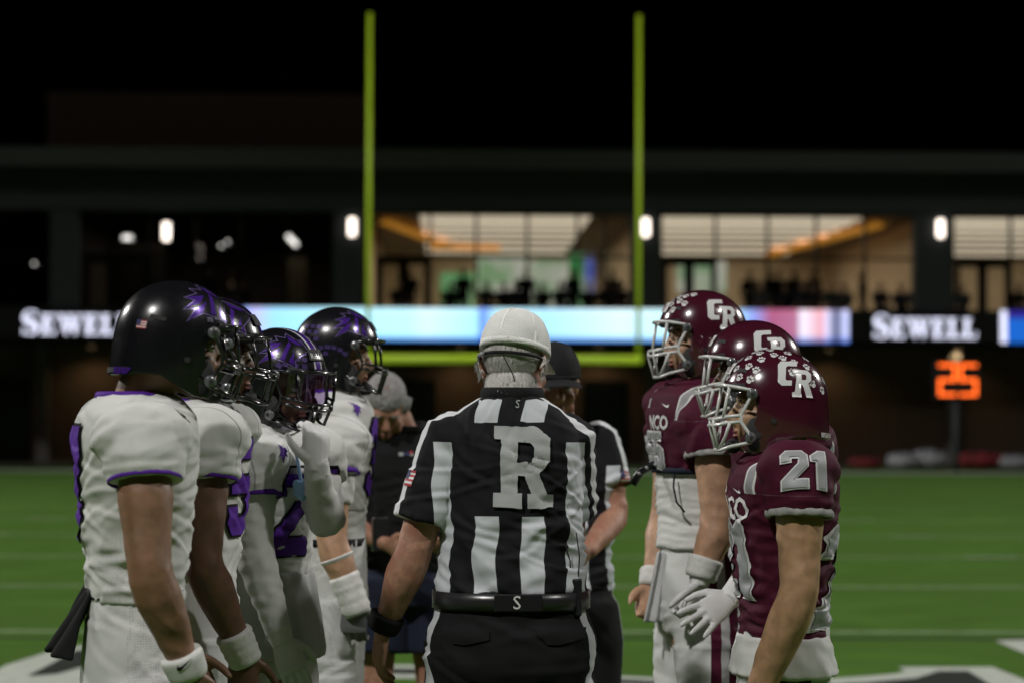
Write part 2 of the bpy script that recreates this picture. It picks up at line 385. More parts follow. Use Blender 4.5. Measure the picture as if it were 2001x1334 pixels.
FY, WY = 72.0, 76.5                         # balcony front, glazed wall behind it
X = lambda px, Y=FY: onwall(px, 600, Y).x
Z = lambda py, Y=FY: onwall(1000, py, Y).z
bd = empty('field_house', (0, FY, 0)); tag(bd, 'long dark two-storey field house with lit upper windows behind the goal', 'building')
def part(name, lo, hi, m, parent=bd): return obj(name, MB().box(Vector(lo) - Vector((0,FY,0)), Vector(hi) - Vector((0,FY,0))), m, parent)
XL, XR = X(-420), X(2420)
zf0, zf1 = Z(337), Z(301); zfl = Z(606)     # fascia, balcony floor
part('ground_floor_wall', (XL, WY, -.05), (XR, WY+.4, zfl-.5), 'brick_dark')
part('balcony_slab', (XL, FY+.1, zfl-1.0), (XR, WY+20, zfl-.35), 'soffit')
part('roof_fascia', (XL-1, FY-1.2, zf0), (XR+1, FY-.7, zf1), 'fascia')
part('roof', (XL-1, FY-.698, zf0+.15), (XR+1, WY+21, zf1-.05), 'roof')
part('soffit_beam', (XL, FY-.1, Z(415)), (XR, FY+.25, zf0+.148), 'column')
part('penthouse', (X(88,84), 84, zf1-.3), (X(716,84), 92, Z(186,84)), 'brick_dark')
for a, b in ((97,150),(650,706),(1233,1291),(1789,1861)):
    part('column', (X(a), FY-.02, zfl-.37), (X(b), FY+.6, Z(416)), 'column')
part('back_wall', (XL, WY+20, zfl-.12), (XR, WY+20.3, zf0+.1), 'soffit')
for px in (84, 1274, 1862):
    part('ground_column', (X(px-11,WY-.6), WY-.8, -.05), (X(px+11,WY-.6), WY-.35, zfl-1.0), 'pale_column')
for a, b in ((-40,62),(790,852),(1140,1226)):
    d = part('ground_door', (X(a,WY), WY-.08, -.05), (X(b,WY), WY-.002, Z(742,WY)), 'mullion')
    part('door_glass', (X(a+6,WY), WY-.1, .1), (X((a+b)/2-3,WY), WY-.082, Z(750,WY)), 'dark_glass_door', d)
    part('door_glass', (X((a+b)/2+3,WY), WY-.1, .1), (X(b-6,WY), WY-.082, Z(750,WY)), 'dark_glass_door', d)
zg0, zg1 = zfl-.35, Z(418, WY)
def bay(a, b, lit, mulls, doors, label=None):
    """one glazed bay of the upper floor: frame, panes, doors, and the room behind"""
    xa, xb = X(a,WY), X(b,WY)
    fr = obj('window_bay', MB().box((xa,WY-FY,zg1),(xb,WY-FY+.12,zg1+.12)), 'mullion', bd)
    xs = [xa] + [X(p,WY) for p in mulls] + [xb]
    for x in xs: part('mullion', (x-.045, WY-.02, zg0), (x+.045, WY+.1, zg1), 'mullion', fr)
    zt_ = Z(503, WY)
    part('transom', (xa, WY-.01, zt_-.04), (xb, WY+.09, zt_+.04), 'mullion', fr)
    for i in range(len(xs)-1):
        for (z0, z1) in ((zg0, zt_-.04), (zt_+.04, zg1)):
            part('window_pane', (xs[i]+.045, WY+.03, z0), (xs[i+1]-.045, WY+.042, z1), 'pane_glass', fr)
    for (p, q) in doors:
        x0, x1 = X(p,WY), X(q,WY); xm = (x0+x1)/2
        for u0, u1 in ((x0, xm), (xm, x1)):
            dm = MB()
            for lo, hi in (((u0,WY-.06-FY,zg0),(u0+.16,WY-.03-FY,zt_-.04)), ((u1-.16,WY-.06-FY,zg0),(u1,WY-.03-FY,zt_-.04)), ((u0+.16,WY-.06-FY,zt_-.25),(u1-.16,WY-.03-FY,zt_-.04)), ((u0+.16,WY-.06-FY,zg0),(u1-.16,WY-.03-FY,zg0+.3))): dm.box(lo, hi)
            obj('door_frame', dm, 'mullion', fr)
    # room; an unlit one has its darkness put into wall and ceiling colour
    W2 = WY + 19
    rm = MB().box((xa-.3, W2-FY, zg0-.02), (xb+.3, W2-FY+.1, zg1+.1)); obj('room_wall', rm, 'room_wall' if lit else 'room_wall_unlit', bd)
    part('room_side', (xa-.42, WY+.13, zg0-.02), (xa-.301, W2, zg1+.1), 'room_wall' if lit else 'room_wall_unlit')
    part('room_side', (xb+.301, WY+.13, zg0-.02), (xb+.42, W2, zg1+.1), 'room_wall' if lit else 'room_wall_unlit')
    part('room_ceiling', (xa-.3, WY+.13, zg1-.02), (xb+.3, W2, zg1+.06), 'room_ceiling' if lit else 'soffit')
    return xa, xb, W2, fr
b1 = bay(735, 1235, True, (840,930,1030,1128,1180), ((738,838),))
b2 = bay(1291, 1789, True, (1398,1500,1595,1690), ((1294,1398),))
b3 = bay(1862, 2400, True, (1975,2080,2190,2300), ((1866,1972),))
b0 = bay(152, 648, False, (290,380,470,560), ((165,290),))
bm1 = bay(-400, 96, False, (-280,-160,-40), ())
zce = zg1 - .03
for (xa, xb, W2, fr), (fa, fb) in ((b1,(.17,.84)), (b2,(.0,.8)), (b3,(.0,.8))):
    for dy in (.6, 2.4, 4.6, 7.2, 10.2, 13.6, 17.2):
        part('ceiling_light_strip', (xa+(xb-xa)*fa, WY+dy, zce-.06), (xa+(xb-xa)*fb, WY+dy+.9, zce-.002), 'strip_light')
for (xa, xb, W2, fr), pw_ in ((b1,260), (b2,260), (b3,260), (b0,50)):                            # area lights added to brighten the rooms, the unlit bay too
    L = bpy.data.lights.new('room_fill_light', 'AREA'); L.shape = 'RECTANGLE'; L.size = (xb-xa)*.7; L.size_y = 14; L.energy = pw_; L.color = (1,.82,.6)
    lo = bpy.data.objects.new('room_fill_light', L); COL.objects.link(lo); lo.parent = bd; lo.location = ((xa+xb)/2, WY+9.5-FY, zce-.12)
def slant(name, p0, p1, wd, m):
    obj(name, MB().tube([Vector(p0)-Vector((0,FY,0)), Vector(p1)-Vector((0,FY,0))], [(wd,.12)]*2, 4), m, bd)
slant('timber_beam', (b1[0]+.3, WY+1.2, zce-.2), (b1[0]+2.2, WY+12, zce-.2), .3, 'orange_beam_glow')
slant('timber_beam', (b1[0]+1.6, WY+12.4, zce-.22), (b1[0]+4.2, WY+13, zce-.22), .3, 'orange_beam_glow')
slant('timber_beam', (b2[1]-1.0, WY+1.2, zce-.2), (b2[1]-2.6, WY+16, zce-.2), .3, 'orange_beam_glow')
for nm_, ca, cb, es_ in (('screen_green', (.05,.32,.09), (.35,.6,.3), .7), ('screen_pale', (.75,.72,.6), (.3,.5,.25), .6), ('screen_blue', (.08,.12,.5), (.5,.5,.6), .7)):
    n = MATS[nm_].node_tree.nodes; l = MATS[nm_].node_tree.links; t = n.new('ShaderNodeTexNoise'); t.inputs['Scale'].default_value = 1.1; t.inputs['Detail'].default_value = 3
    tc_ = n.new('ShaderNodeTexCoord'); l.new(tc_.outputs['Object'], t.inputs['Vector']); r_ = n.new('ShaderNodeValToRGB'); l.new(t.outputs[0], r_.inputs[0])
    r_.color_ramp.elements[0].position = .38; r_.color_ramp.elements[0].color = (*ca, 1); r_.color_ramp.elements[1].position = .62; r_.color_ramp.elements[1].color = (*cb, 1)
    l.new(r_.outputs[0], n['Principled BSDF'].inputs['Emission Color']); n['Principled BSDF'].inputs['Emission Strength'].default_value = es_
def screen(b, u0, u1, py0, py1, m):
    xa, xb, W2, fr = b; part('wall_screen', (xa+(xb-xa)*u0, W2-.09, Z(py1,W2)), (xa+(xb-xa)*u1, W2-.002, Z(py0,W2)), m)
screen(b1, .24, .4, 535, 600, 'screen_green'); screen(b1, .41, .66, 505, 575, 'screen_pale'); screen(b1, .67, .86, 510, 600, 'screen_pale'); screen(b1, .87, .93, 490, 600, 'screen_green'); screen(b1, .94, .985, 500, 580, 'screen_blue')
screen(b2, .03, .1, 520, 600, 'screen_green'); screen(b2, .12, .2, 520, 590, 'screen_blue'); screen(b2, .28, .52, 510, 570, 'screen_pale')
for b in (b0,):                                               # a pale and a dark panel inside the unlit bay
    xa, xb, W2, fr = b
    part('corridor_panel', (xa+(xb-xa)*.78, WY+4, zg0), (xa+(xb-xa)*.87, WY+4.1, Z(500,WY+4)), 'room_wall')
    part('corridor_panel', (xa+(xb-xa)*.04, WY+4, zg0), (xa+(xb-xa)*.28, WY+4.1, Z(480,WY+4)), 'room_wall_unlit')
def lamp_bar(name, p0, p1, rad, m, label):
    c = (Vector(p0)+Vector(p1))/2; o = obj(name, MB().tube([Vector(p0)-c, Vector(p1)-c], rad, 12), m, None, True); o.location = c; tag(o, label, 'lamp'); return o
lamp_bar('ceiling_lamp', onwall(240,465,WY-.3), onwall(257,465,WY-.3), .07, 'lamp_cool', 'short horizontal tube lamp glowing above the balcony doors in the unlit bay')
lamp_bar('ceiling_lamp', onwall(562,461,WY-.3), onwall(580,480,WY-.3), .07, 'lamp_cool', 'slanting tube lamp glowing under the balcony ceiling of the unlit bay')
for q, (x, y) in enumerate(((432,481),(445,473),(67,516))):
    o = obj('downlight', MB().tube([(0,0,-.05),(0,-.02,0),(0,0,.05)], [.05,.07,.06], 10), 'lamp_cool', None, True); o.location = onwall(x, y, WY-.4); o.scale = (.6,.6,.6)
    tag(o, ('small round downlight in the unlit bay, the lower of two', 'small round downlight in the unlit bay, the upper of two', 'single small downlight left of the dark column by the unlit bay')[q], 'lamp')
lab = ('white wall lamp glowing alone inside the unlit upper bay', 'white wall lamp on the column beside the left goal upright', 'white wall lamp on the column beside the right goal upright', 'white wall lamp on the column above the lit sponsor name right of the maroon team')
for (px, py), lb in zip(((325,453),(688,444),(1262,445),(1838,447)), lab):
    c = onwall(px, py, FY-.1); t = empty('wall_lamp', c); tag(t, lb, 'wall lamp', 'wall lamps along the balcony')
    obj('lamp_shade', MB().tube([(0,0,-.27),(0,0,-.25),(0,0,.25),(0,0,.27)], [.06,.11,.11,.06], 14), 'lamp_white', t, True)
    obj('bracket', MB().box((-.06,.1,-.15),(.06,.14 if px != 325 else .2,.15)), 'mullion', t)
# warm downlights under the balcony, one seen lit above the play clock
LBL = ('small warm downlight under the balcony behind the white team', 'small warm downlight under the balcony left of the crossbar middle', 'small warm downlight under the balcony right of the crossbar middle', 'small warm downlight under the balcony behind the maroon team', 'small warm downlight under the balcony above the play clock')
mat('lamp_warm', (1,.8,.5), .4, emit=(1,.7,.36), es=.5)
for px, lb in zip((180, 900, 1170, 1620, 1872), LBL):
    c = Vector((X(px, WY-.9), WY-.9, zfl-1.03)); t = empty('soffit_light', c); tag(t, lb, 'lamp', 'downlights under the balcony')
    obj('lamp_rim', MB().tube([(0,0,-.03),(0,0,.03)], [.13,.13], 16), 'mullion', t); obj('lamp_lens', MB().tube([(0,0,-.04),(0,0,-.031)], [.09,.1], 16), 'lamp_warm', t)
    L = bpy.data.lights.new('soffit_lamp', 'SPOT'); L.energy = 26; L.color = (1,.72,.42); L.spot_size = R(150); L.spot_blend = .8; L.shadow_soft_size = .08
    lo = bpy.data.objects.new('soffit_lamp', L); COL.objects.link(lo); lo.parent = t; lo.location = (0,0,-.06)
# balcony people are dark against the windows: see spectators below

# ------------------------------------------------------------------ LED ribbon board
def led_mat():
    m = bpy.data.materials.new('led_picture'); m.use_nodes = True; n = m.node_tree.nodes; l = m.node_tree.links; b = n['Principled BSDF']
    b.inputs['Base Color'].default_value = (.01,.01,.01,1); b.inputs['Roughness'].default_value = .5
    tc = n.new('ShaderNodeTexCoord'); sp = n.new('ShaderNodeSeparateXYZ'); l.new(tc.outputs['Generated'], sp.inputs[0])
    cr = n.new('ShaderNodeValToRGB'); l.new(sp.outputs[0], cr.inputs[0]); e = cr.color_ramp.elements
    stops = ((0,(.3,.45,.9)),(.02,(.62,.55,.95)),(.05,(.4,.75,1)),(.16,(.55,.9,1)),(.27,(.6,.92,1)),(.3,(.75,.95,1)),(.385,(.5,.85,1)),(.39,(.12,.22,.85)),(.42,(.6,.93,1)),(.5,(.5,.8,1)),(.62,(.8,.97,1)),(.8,(.5,.9,1)),(.84,(.3,.35,.8)),(.87,(.45,.1,.2)),(.915,(.5,.16,.26)),(.92,(1,.85,.95)),(.955,(.9,.35,.4)),(.965,(.9,.75,1)),(.972,(.2,.18,.3)),(.988,(.2,.18,.3)),(.99,(.75,.7,1)),(1,(.7,.65,1)))
    while len(e) < len(stops): e.new(.5)
    for q, (p, c) in zip(e, stops): q.position = p; q.color = (*c, 1)
    cz = n.new('ShaderNodeValToRGB'); l.new(sp.outputs[2], cz.inputs[0]); ez = cz.color_ramp.elements
    for q, (p, c) in zip((ez[0], ez[1], ez.new(.18), ez.new(.82)), ((0,(.08,.3,.9)),(1,(.06,.3,.95)),(.2,(.8,.95,1)),(.82,(.8,.95,1)))): q.position = p; q.color = (*c, 1)
    mu = n.new('ShaderNodeMix'); mu.data_type = 'RGBA'; mu.blend_type = 'MULTIPLY'; mu.inputs[0].default_value = 1; l.new(cr.outputs[0], mu.inputs[6]); l.new(cz.outputs[0], mu.inputs[7])
    l.new(mu.outputs[2], b.inputs['Emission Color']); b.inputs['Emission Strength'].default_value = 1.3
    MATS['led_picture'] = m
led_mat()
mat('led_black', (.006,.006,.008), .5)
mat('led_white', (.1,.1,.1), .5, emit=(.78,.8,1), es=1.5)
mat('led_blue', (.01,.01,.02), .5, emit=(.01,.14,.65), es=1.0)
mat('led_navy', (.01,.01,.02), .5, emit=(.03,.02,.28), es=1.0)
zr0, zr1 = Z(666), Z(604)
rb = empty('led_ribbon_board', (0, FY-.3, zr0)); tag(rb, 'long LED ribbon board glowing white and cyan along the balcony front', 'display')
def rpart(name, a, b, m, dy=0., z0=0., z1=None, parent=rb): return obj(name, MB().box((X(a), -dy, z0), (X(b), .38 if not dy else -.001, (zr1-zr0) if z1 is None else z1)), m, parent)
rpart('cabinet', -420, 2420, 'led_black')
rpart('picture_panel', 478, 1655, 'led_picture', .02)
rpart('edge_panel', 1951, 1962, 'led_white', .02); rpart('blue_panel', 1962, 2420, 'led_blue', .02, 0, .72); rpart('navy_panel', 1962, 2420, 'led_navy', .021, .722)
SER = {'S': [(.08,.0),(.1,.26),(.16,.26),(.22,.1),(.4,.06),(.56,.12),(.56,.24),(.42,.36),(.2,.46),(.08,.62),(.1,.84),(.28,1),(.46,1),(.58,.95),(.64,1),(.66,.74),(.6,.74),(.54,.88),(.4,.94),(.26,.9),(.24,.76),(.36,.64),(.6,.54),(.74,.4),(.74,.16),(.56,-.01),(.34,-.02),(.2,.04)],
 'E': [(0,0),(0,.07),(.1,.09),(.1,.91),(0,.93),(0,1),(.68,1),(.7,.74),(.63,.74),(.56,.91),(.32,.91),(.32,.56),(.46,.56),(.5,.68),(.55,.68),(.55,.36),(.5,.36),(.46,.47),(.32,.47),(.32,.09),(.58,.09),(.68,.28),(.74,.28),(.7,0)],
 'W': [(0,1),(0,.93),(.09,.91),(.36,-.02),(.44,-.02),(.62,.6),(.8,-.02),(.88,-.02),(1.12,.91),(1.2,.93),(1.2,1),(.9,1),(.9,.93),(1.0,.91),(.87,.36),(.72,.91),(.8,.93),(.8,1),(.44,1),(.44,.93),(.52,.91),(.56,.8),(.43,.36),(.3,.91),(.38,.93),(.38,1)],
 'L': [(0,0),(0,.07),(.1,.09),(.1,.91),(0,.93),(0,1),(.44,1),(.44,.93),(.32,.91),(.32,.09),(.56,.09),(.66,.3),(.72,.3),(.68,0)]}
def sewell(px0, px1, group):
    tot = .8 + (.78+1.26+.78+.76+.72)*.86; k = (X(px1)-X(px0))/tot; x = X(px0)
    for i, ch in enumerate('SEWELL'):
        h = (1.0 if i == 0 else .84)
        me = fill2d([[(p*h, q*h) for p, q in SER[ch]]], 0); bm = bmesh.new(); bm.from_mesh(me)
        for v in bm.verts: v.co = (x + v.co.x*k, -.012, .13*(zr1-zr0) + v.co.y*(zr1-zr0)*.74)
        bm.to_mesh(me); bm.free(); obj('letter', me, 'led_white', rb)
        x += k * {'S':.82,'E':.78*.86,'W':1.24*.86,'L':.74*.86}[ch]
sewell(44, 262, 0); sewell(1700, 1906, 1)

# ------------------------------------------------------------------ play clock
mat('led_red', (.05,.01,.01), .5, emit=(1,.13,.014), es=2.8)
CY = 66.5
pc = empty('play_clock', onwall(1871, 905, CY)); pc.location.z = 0; tag(pc, 'play clock on a post showing 25 in glowing orange digits', 'clock')
cx = pc.location.x; z0, z1 = Z(776, CY), Z(700, CY); x0, x1 = onwall(1826,700,CY).x-cx, onwall(1916,700,CY).x-cx
obj('housing', MB().box((x0,0,z0),(x1,.25,z1)), 'led_black', pc)
obj('post', MB().tube([(0,.15,0),(0,.15,z0)], .09, 12), 'column', pc, True)
dw, dh = (x1-x0)*.38, (z1-z0)*.82
for i, segs in enumerate(('abged', 'afgcd')):
    ox = x0 + (x1-x0)*(.09 + i*.45); oz = z0 + (z1-z0)*.09; mb = MB(); tk = dw*.14; h2 = dh/2
    sg = {'a':(0,dh-tk,dw,dh),'d':(0,0,dw,tk),'g':(0,h2-tk/2,dw,h2+tk/2),'b':(dw-tk,h2+tk/2+.001,dw,dh-tk-.001),'c':(dw-tk,tk+.001,dw,h2-tk/2-.001),'e':(0,tk+.001,tk,h2-tk/2-.001),'f':(0,h2+tk/2+.001,tk,dh-tk-.001)}
    for s_ in segs: a = sg[s_]; mb.box((ox+a[0],-.03,oz+a[1]),(ox+a[2],-.002,oz+a[3]))
    obj('digit', mb, 'led_red', pc)

# ------------------------------------------------------------------ kit left along the end of the field
mat('bag_white', (.4,.4,.43), .7, var=.2); mat('bag_red', (.22,.02,.025), .7, var=.2); mat('bag_black', (.012,.012,.014), .7)
def bag(px, py, Y, w_, h_, m, label):
    t = empty('kit_bag', onwall(px, py, Y)); t.location.z = -.004; tag(t, label, 'bag', 'kit bags along the end of the field')
    mb = MB(); n = 9
    mb.tube([(-w_/2 + w_*i/(n-1), 0, h_*.48) for i in range(n)], [(h_*.6*(.55+.45*math.sin(math.pi*(i+.6)/(n+.2))), h_*.48*(.6+.4*math.sin(math.pi*(i+.6)/(n+.2)))) for i in range(n)], 14)
    me = remesh(mb, .04, 3); wrinkle(me, .02, (6,6,6)); o = obj('bag_body', me, m, t, True)
    obj('strap', MB().tube([(-w_*.25,-h_*.45,h_*.6),(-w_*.15,-h_*.35,h_*1.05),(w_*.15,-h_*.35,h_*1.05),(w_*.25,-h_*.45,h_*.6)], .025, 8), 'bag_black', t)
for a in ((1600,905,69.3,1.1,.42,'bag_black','black duffel bag lying by the maroon team end of the wall'), (1690,905,69.6,.9,.36,'bag_red','dull red duffel bag between a black bag and white bags'),
          (1765,905,69.2,.9,.5,'bag_white','small white kit bag left of the clock post'), (1815,905,69.4,1.0,.6,'bag_white','bulky white kit bag at the foot of the clock post'),
          (1915,905,69.3,1.3,.55,'bag_red','large red kit bag right of the clock post'), (1985,905,69.2,1.0,.45,'bag_white','white kit bag beyond the large red bag')): bag(*a)

# ================================================================== people
mat('skin_a', (.2,.108,.06), .46, var=.26, vscale=34, bump=.3, bscale=420, rvar=.5, spec=.45, sss=.08, col2=(.225,.118,.066))
mat('skin_b', (.13,.064,.037), .42, var=.26, vscale=34, bump=.3, bscale=420, rvar=.5, spec=.5, sss=.06)
mat('skin_c', (.16,.08,.05), .42, var=.26, vscale=34, bump=.3, bscale=420, rvar=.5, spec=.5, sss=.06)
mat('skin_d', (.46,.27,.17), .46, var=.26, vscale=34, bump=.3, bscale=420, rvar=.5, spec=.45, sss=.1)
mat('skin_e', (.38,.225,.125), .46, var=.26, vscale=34, bump=.3, bscale=420, rvar=.5, spec=.45, sss=.1)
mat('skin_old', (.35,.185,.122), .6, var=.22, vscale=70, bump=.5, bscale=220, spec=.35, sss=.08, col2=(.3,.135,.09))
mat('eye_white', (.6,.58,.55), .2); mat('eye_iris', (.03,.018,.01), .15); mat('lip', (.28,.11,.09), .5)
mat('hair_grey', (.55,.54,.51), .6, var=.15, vscale=90); mat('hair_dark', (.015,.011,.009), .6); mat('hair_salt', (.34,.335,.33), .6, var=.4, vscale=60)
WHITE, GREYW = (.6,.605,.59), (.4,.41,.42)
PURPLE, MAROON, SILVER = (.085,.02,.27), (.058,.007,.021), (.3,.31,.32)
mat('jersey_white', spec=.12, col=WHITE, rough=.85, var=.09, vscale=11, col2=(.52,.525,.5), weave=.25, bscale=420, masks=[('m1', (.28,.28,.28)), ('m2', WHITE)], dots=('md', 170, (.44,.45,.46)))
mat('cloth_white', spec=.12, col=WHITE, rough=.85, var=.05, vscale=9, bump=.2, bscale=300)
mat('cloth_grey', spec=.12, col=(.47,.475,.48), rough=.85, var=.05, vscale=9, bump=.2, bscale=300)
mat('pants_white', spec=.12, col=(.58,.585,.58), rough=.7, var=.04, vscale=9, bump=.15, bscale=300, dots=('md', 170, (.34,.35,.37)))
mat('pants_maroon_stripe', spec=.12, col=(.58,.585,.58), rough=.7, var=.04, vscale=9, bump=.15, bscale=300, masks=[('m1', MAROON), ('m2', (.3,.3,.3)), ('m3', MAROON), ('m4', (.58,.585,.58))])
mat('purple', spec=.12, col=PURPLE, rough=.7, bump=.2, bscale=400); mat('black_trim', spec=.12, col=(.012,.011,.014), rough=.7); mat('black_cloth', spec=.12, col=(.012,.012,.013), rough=.85, var=.15, bump=.2, bscale=300)
mat('jersey_maroon', spec=.12, col=MAROON, rough=.7, var=.08, vscale=9, weave=.25, bscale=420, masks=[('m1', (.56,.56,.55)), ('m2', (.25,.25,.26)), ('m3', (.56,.56,.55)), ('m4', MAROON)])
mat('maroon', spec=.12, col=MAROON, rough=.7, bump=.2, bscale=300); mat('silver', SILVER, .55, .2, bump=.2, bscale=300); mat('white_print', spec=.12, col=(.6,.6,.6), rough=.6)
mat('elastic', spec=.12, col=(.3,.3,.29), rough=.9, var=.3, vscale=60, bump=.6, bscale=90)
mat('shirt_stripe', spec=.12, col=(.012,.012,.014), rough=.8, masks=[('m1', (.5,.53,.56)), ('m2', (.012,.012,.014)), ('m3', (.012,.012,.014)), ('m4', (.5,.53,.56)), ('m5', (.012,.012,.014)), ('m6', (.6,.62,.64))], bump=.15, bscale=350)
mat('letter_grey', spec=.12, col=(.36,.375,.375), rough=.8, bump=.15, bscale=350)
mat('trousers_black', spec=.12, col=(.011,.011,.012), rough=.85, var=.1, bump=.2, bscale=300, masks=[('m1', (.5,.52,.55))])
mat('helmet_black', (.006,.006,.008), .24, spec=.5, coat=.3, rvar=.22); mat('helmet_maroon', (.05,.006,.016), .2, spec=.6, coat=.9, rvar=.2)
mat('mask_black', (.008,.008,.009), .2, spec=.6, coat=.5); mat('mask_white', (.6,.61,.6), .3, spec=.5, coat=.4)
mat('foam', (.015,.015,.016), .8); mat('clip_clear', (.1,.105,.11), .12, spec=.8, coat=.8, var=.3, vscale=200)
mat('sticker_purple', (.09,.06,.2), .25, .4, coat=.6, var=.4, vscale=150); mat('sticker_chrome', (.45,.42,.6), .22, .8, coat=.5, var=.5, vscale=120)
mat('purple_gloss', (.07,.02,.26), .22, .3, coat=.8); mat('chrome_purple', (.42,.32,.75), .2, .7, coat=.6)
mat('logo_white', (.62,.63,.63), .25, spec=.5, coat=.7); mat('rubber_white', (.58,.58,.57), .4); mat('maroon_print', (.14,.01,.03), .4)
mat('leather_black', (.01,.01,.011), .3, spec=.5, bump=.3, bscale=200); mat('belt_sheen', (.016,.016,.018), .28, spec=.6)
mat('glove_white', (.6,.6,.6), .6, var=.06, bump=.2, bscale=200); mat('glove_grey', (.12,.12,.125), .6); mat('gold', (.5,.36,.1), .4, .3)
mat('tape_white', (.6,.6,.58), .85, var=.12, vscale=60, bump=.8, bscale=80); mat('baby_blue', (.25,.42,.68), .4); mat('flag_red', (.35,.02,.03), .7); mat('flag_blue', (.02,.025,.11), .7)
mat('cap_mesh', spec=.12, col=(.8,.81,.79), rough=.8, weave=.9, bscale=330, var=.06, dots=('md', 330, (.62,.63,.62))); mat('cap_white', spec=.12, col=(.84,.85,.83), rough=.8, bump=.2, bscale=300); mat('cap_black', spec=.12, col=(.016,.016,.018), rough=.8, bump=.2, bscale=300)
mat('strap_grey', (.2,.21,.22), .5, var=.4, vscale=130); mat('shoe_black', (.012,.012,.012), .4); mat('sock_white', (.55,.55,.55), .9); mat('navy', spec=.12, col=(.014,.017,.032), rough=.8, bump=.2, bscale=300)
vm = bpy.data.materials.new('visor'); vm.use_nodes = True; MATS['visor'] = vm
nn_ = vm.node_tree.nodes; nn_.clear(); t_ = nn_.new('ShaderNodeBsdfTransparent'); g_ = nn_.new('ShaderNodeBsdfGlossy'); g_.inputs['Roughness'].default_value = .08; g_.inputs[0].default_value = (.7,.55,.9,1)
x_ = nn_.new('ShaderNodeMixShader'); o_ = nn_.new('ShaderNodeOutputMaterial'); x_.inputs[0].default_value = .16; t_.inputs[0].default_value = (.5,.4,.62,1)
for a_, b_ in ((t_.outputs[0], x_.inputs[1]), (g_.outputs[0], x_.inputs[2]), (x_.outputs[0], o_.inputs[0])): vm.node_tree.links.new(a_, b_)

def lerp(a, b, t): return Vector(a) * (1-t) + Vector(b) * t
class Fig:
    """one standing person: joints in metres in a frame that faces +Y with +X to the person's right"""
    def __init__(s, label, px, d, rot, H, group=None):
        s.d = d; p = P(px, HOR, d); s.root = empty('person', (p.x, p.y, 0), R(rot)); tag(s.root, label, 'person', group)
        s.M = Matrix.Translation((p.x, p.y, 0)) @ Matrix.Rotation(R(rot), 4, 'Z'); s.inv = s.M.inverted(); s.k = H/1.8; k = s.k
        s.sh = {q: Vector((q*.2*k, 0, 1.46*k)) for q in (-1, 1)}
        s.el = {q: Vector((q*.28*k, -.05, 1.17*k)) for q in (-1, 1)}; s.wr = {q: Vector((q*.28*k, -.0, .92*k)) for q in (-1, 1)}
        s.head = Vector((0, .035, 1.675*k)); s.hrot = Matrix.Identity(3); s.armr = {-1: 1., 1: 1.}; s.lean = 0.
        s.armin = 1.; s.bare = (); s.hand = {q: dict(dir=None, n=None, curl=25, spread=0.) for q in (-1, 1)}
    def L(s, px, py, off=0.): return s.inv @ P(px, py, s.d + off)
    def look(s, yaw, pitch=0., roll=0.): s.hrot = (Matrix.Rotation(R(yaw), 3, 'Z') @ Matrix.Rotation(R(pitch), 3, 'X') @ Matrix.Rotation(R(roll), 3, 'Y'))

def hand_shape(mb, wrist, d, n, t, curl=25, size=1., fat=1., spread=0.):
    """palm, four jointed fingers of unequal length and a thumb; d fingers, n palm side, t thumb side"""
    d = Vector(d).normalized(); n = Vector(n); n = (n - d*n.dot(d)).normalized(); t = d.cross(n) * (1 if d.cross(n).dot(Vector(t)) > 0 else -1); w_ = Vector(wrist); S = size
    secs = [(-.01,.027,.02),(.02,.031,.019),(.055,.041,.017),(.085,.043,.0155),(.1,.04,.012)]
    mb.tube([w_ + d*(q*S) for q, a, b in secs], [(a*S*fat**.3, b*S*fat) for q, a, b in secs], 14, up=n)
    for i, (off, ln, kn) in enumerate(((.031,.072,0),(.0105,.08,.004),(-.0105,.074,.002),(-.031,.058,-.006))):
        p = w_ + d*((.09+kn)*S) + t*(off*S); a = 0; pts = [p - d*.02*S, p]; dirv = (d + t*(off*spread*9)).normalized()
        for j, f in enumerate((.45,.31,.24)):
            a += R(curl * (.75 if j == 0 else 1.) * (1 + .12*i)); dv = dirv*math.cos(a) + n*math.sin(a); p = p + dv*(ln*f*S); pts.append(p)
        r = [.0095*S*fat, .0098*S*fat, .009*S*fat, .0083*S*fat, .0065*S*fat]; mb.tube(pts, r, 10); mb.ell(pts[-1], (r[-1],)*3, 8, 6)
    b = w_ + d*.022*S + t*.022*S; pts = [b]
    for ln, (kd, ktt, kn) in ((.04,(.62,.72,.28)),(.032,(.8,.42,.42)),(.026,(.85,.2,.48))):
        b = b + (d*kd + t*ktt + n*kn).normalized()*ln*S; pts.append(b)
    mb.tube(pts, [.015*S*fat,.0125*S*fat,.0105*S*fat,.0078*S*fat], 10); mb.ell(pts[-1], (.0078*S*fat,)*3, 8, 6)
    return mb

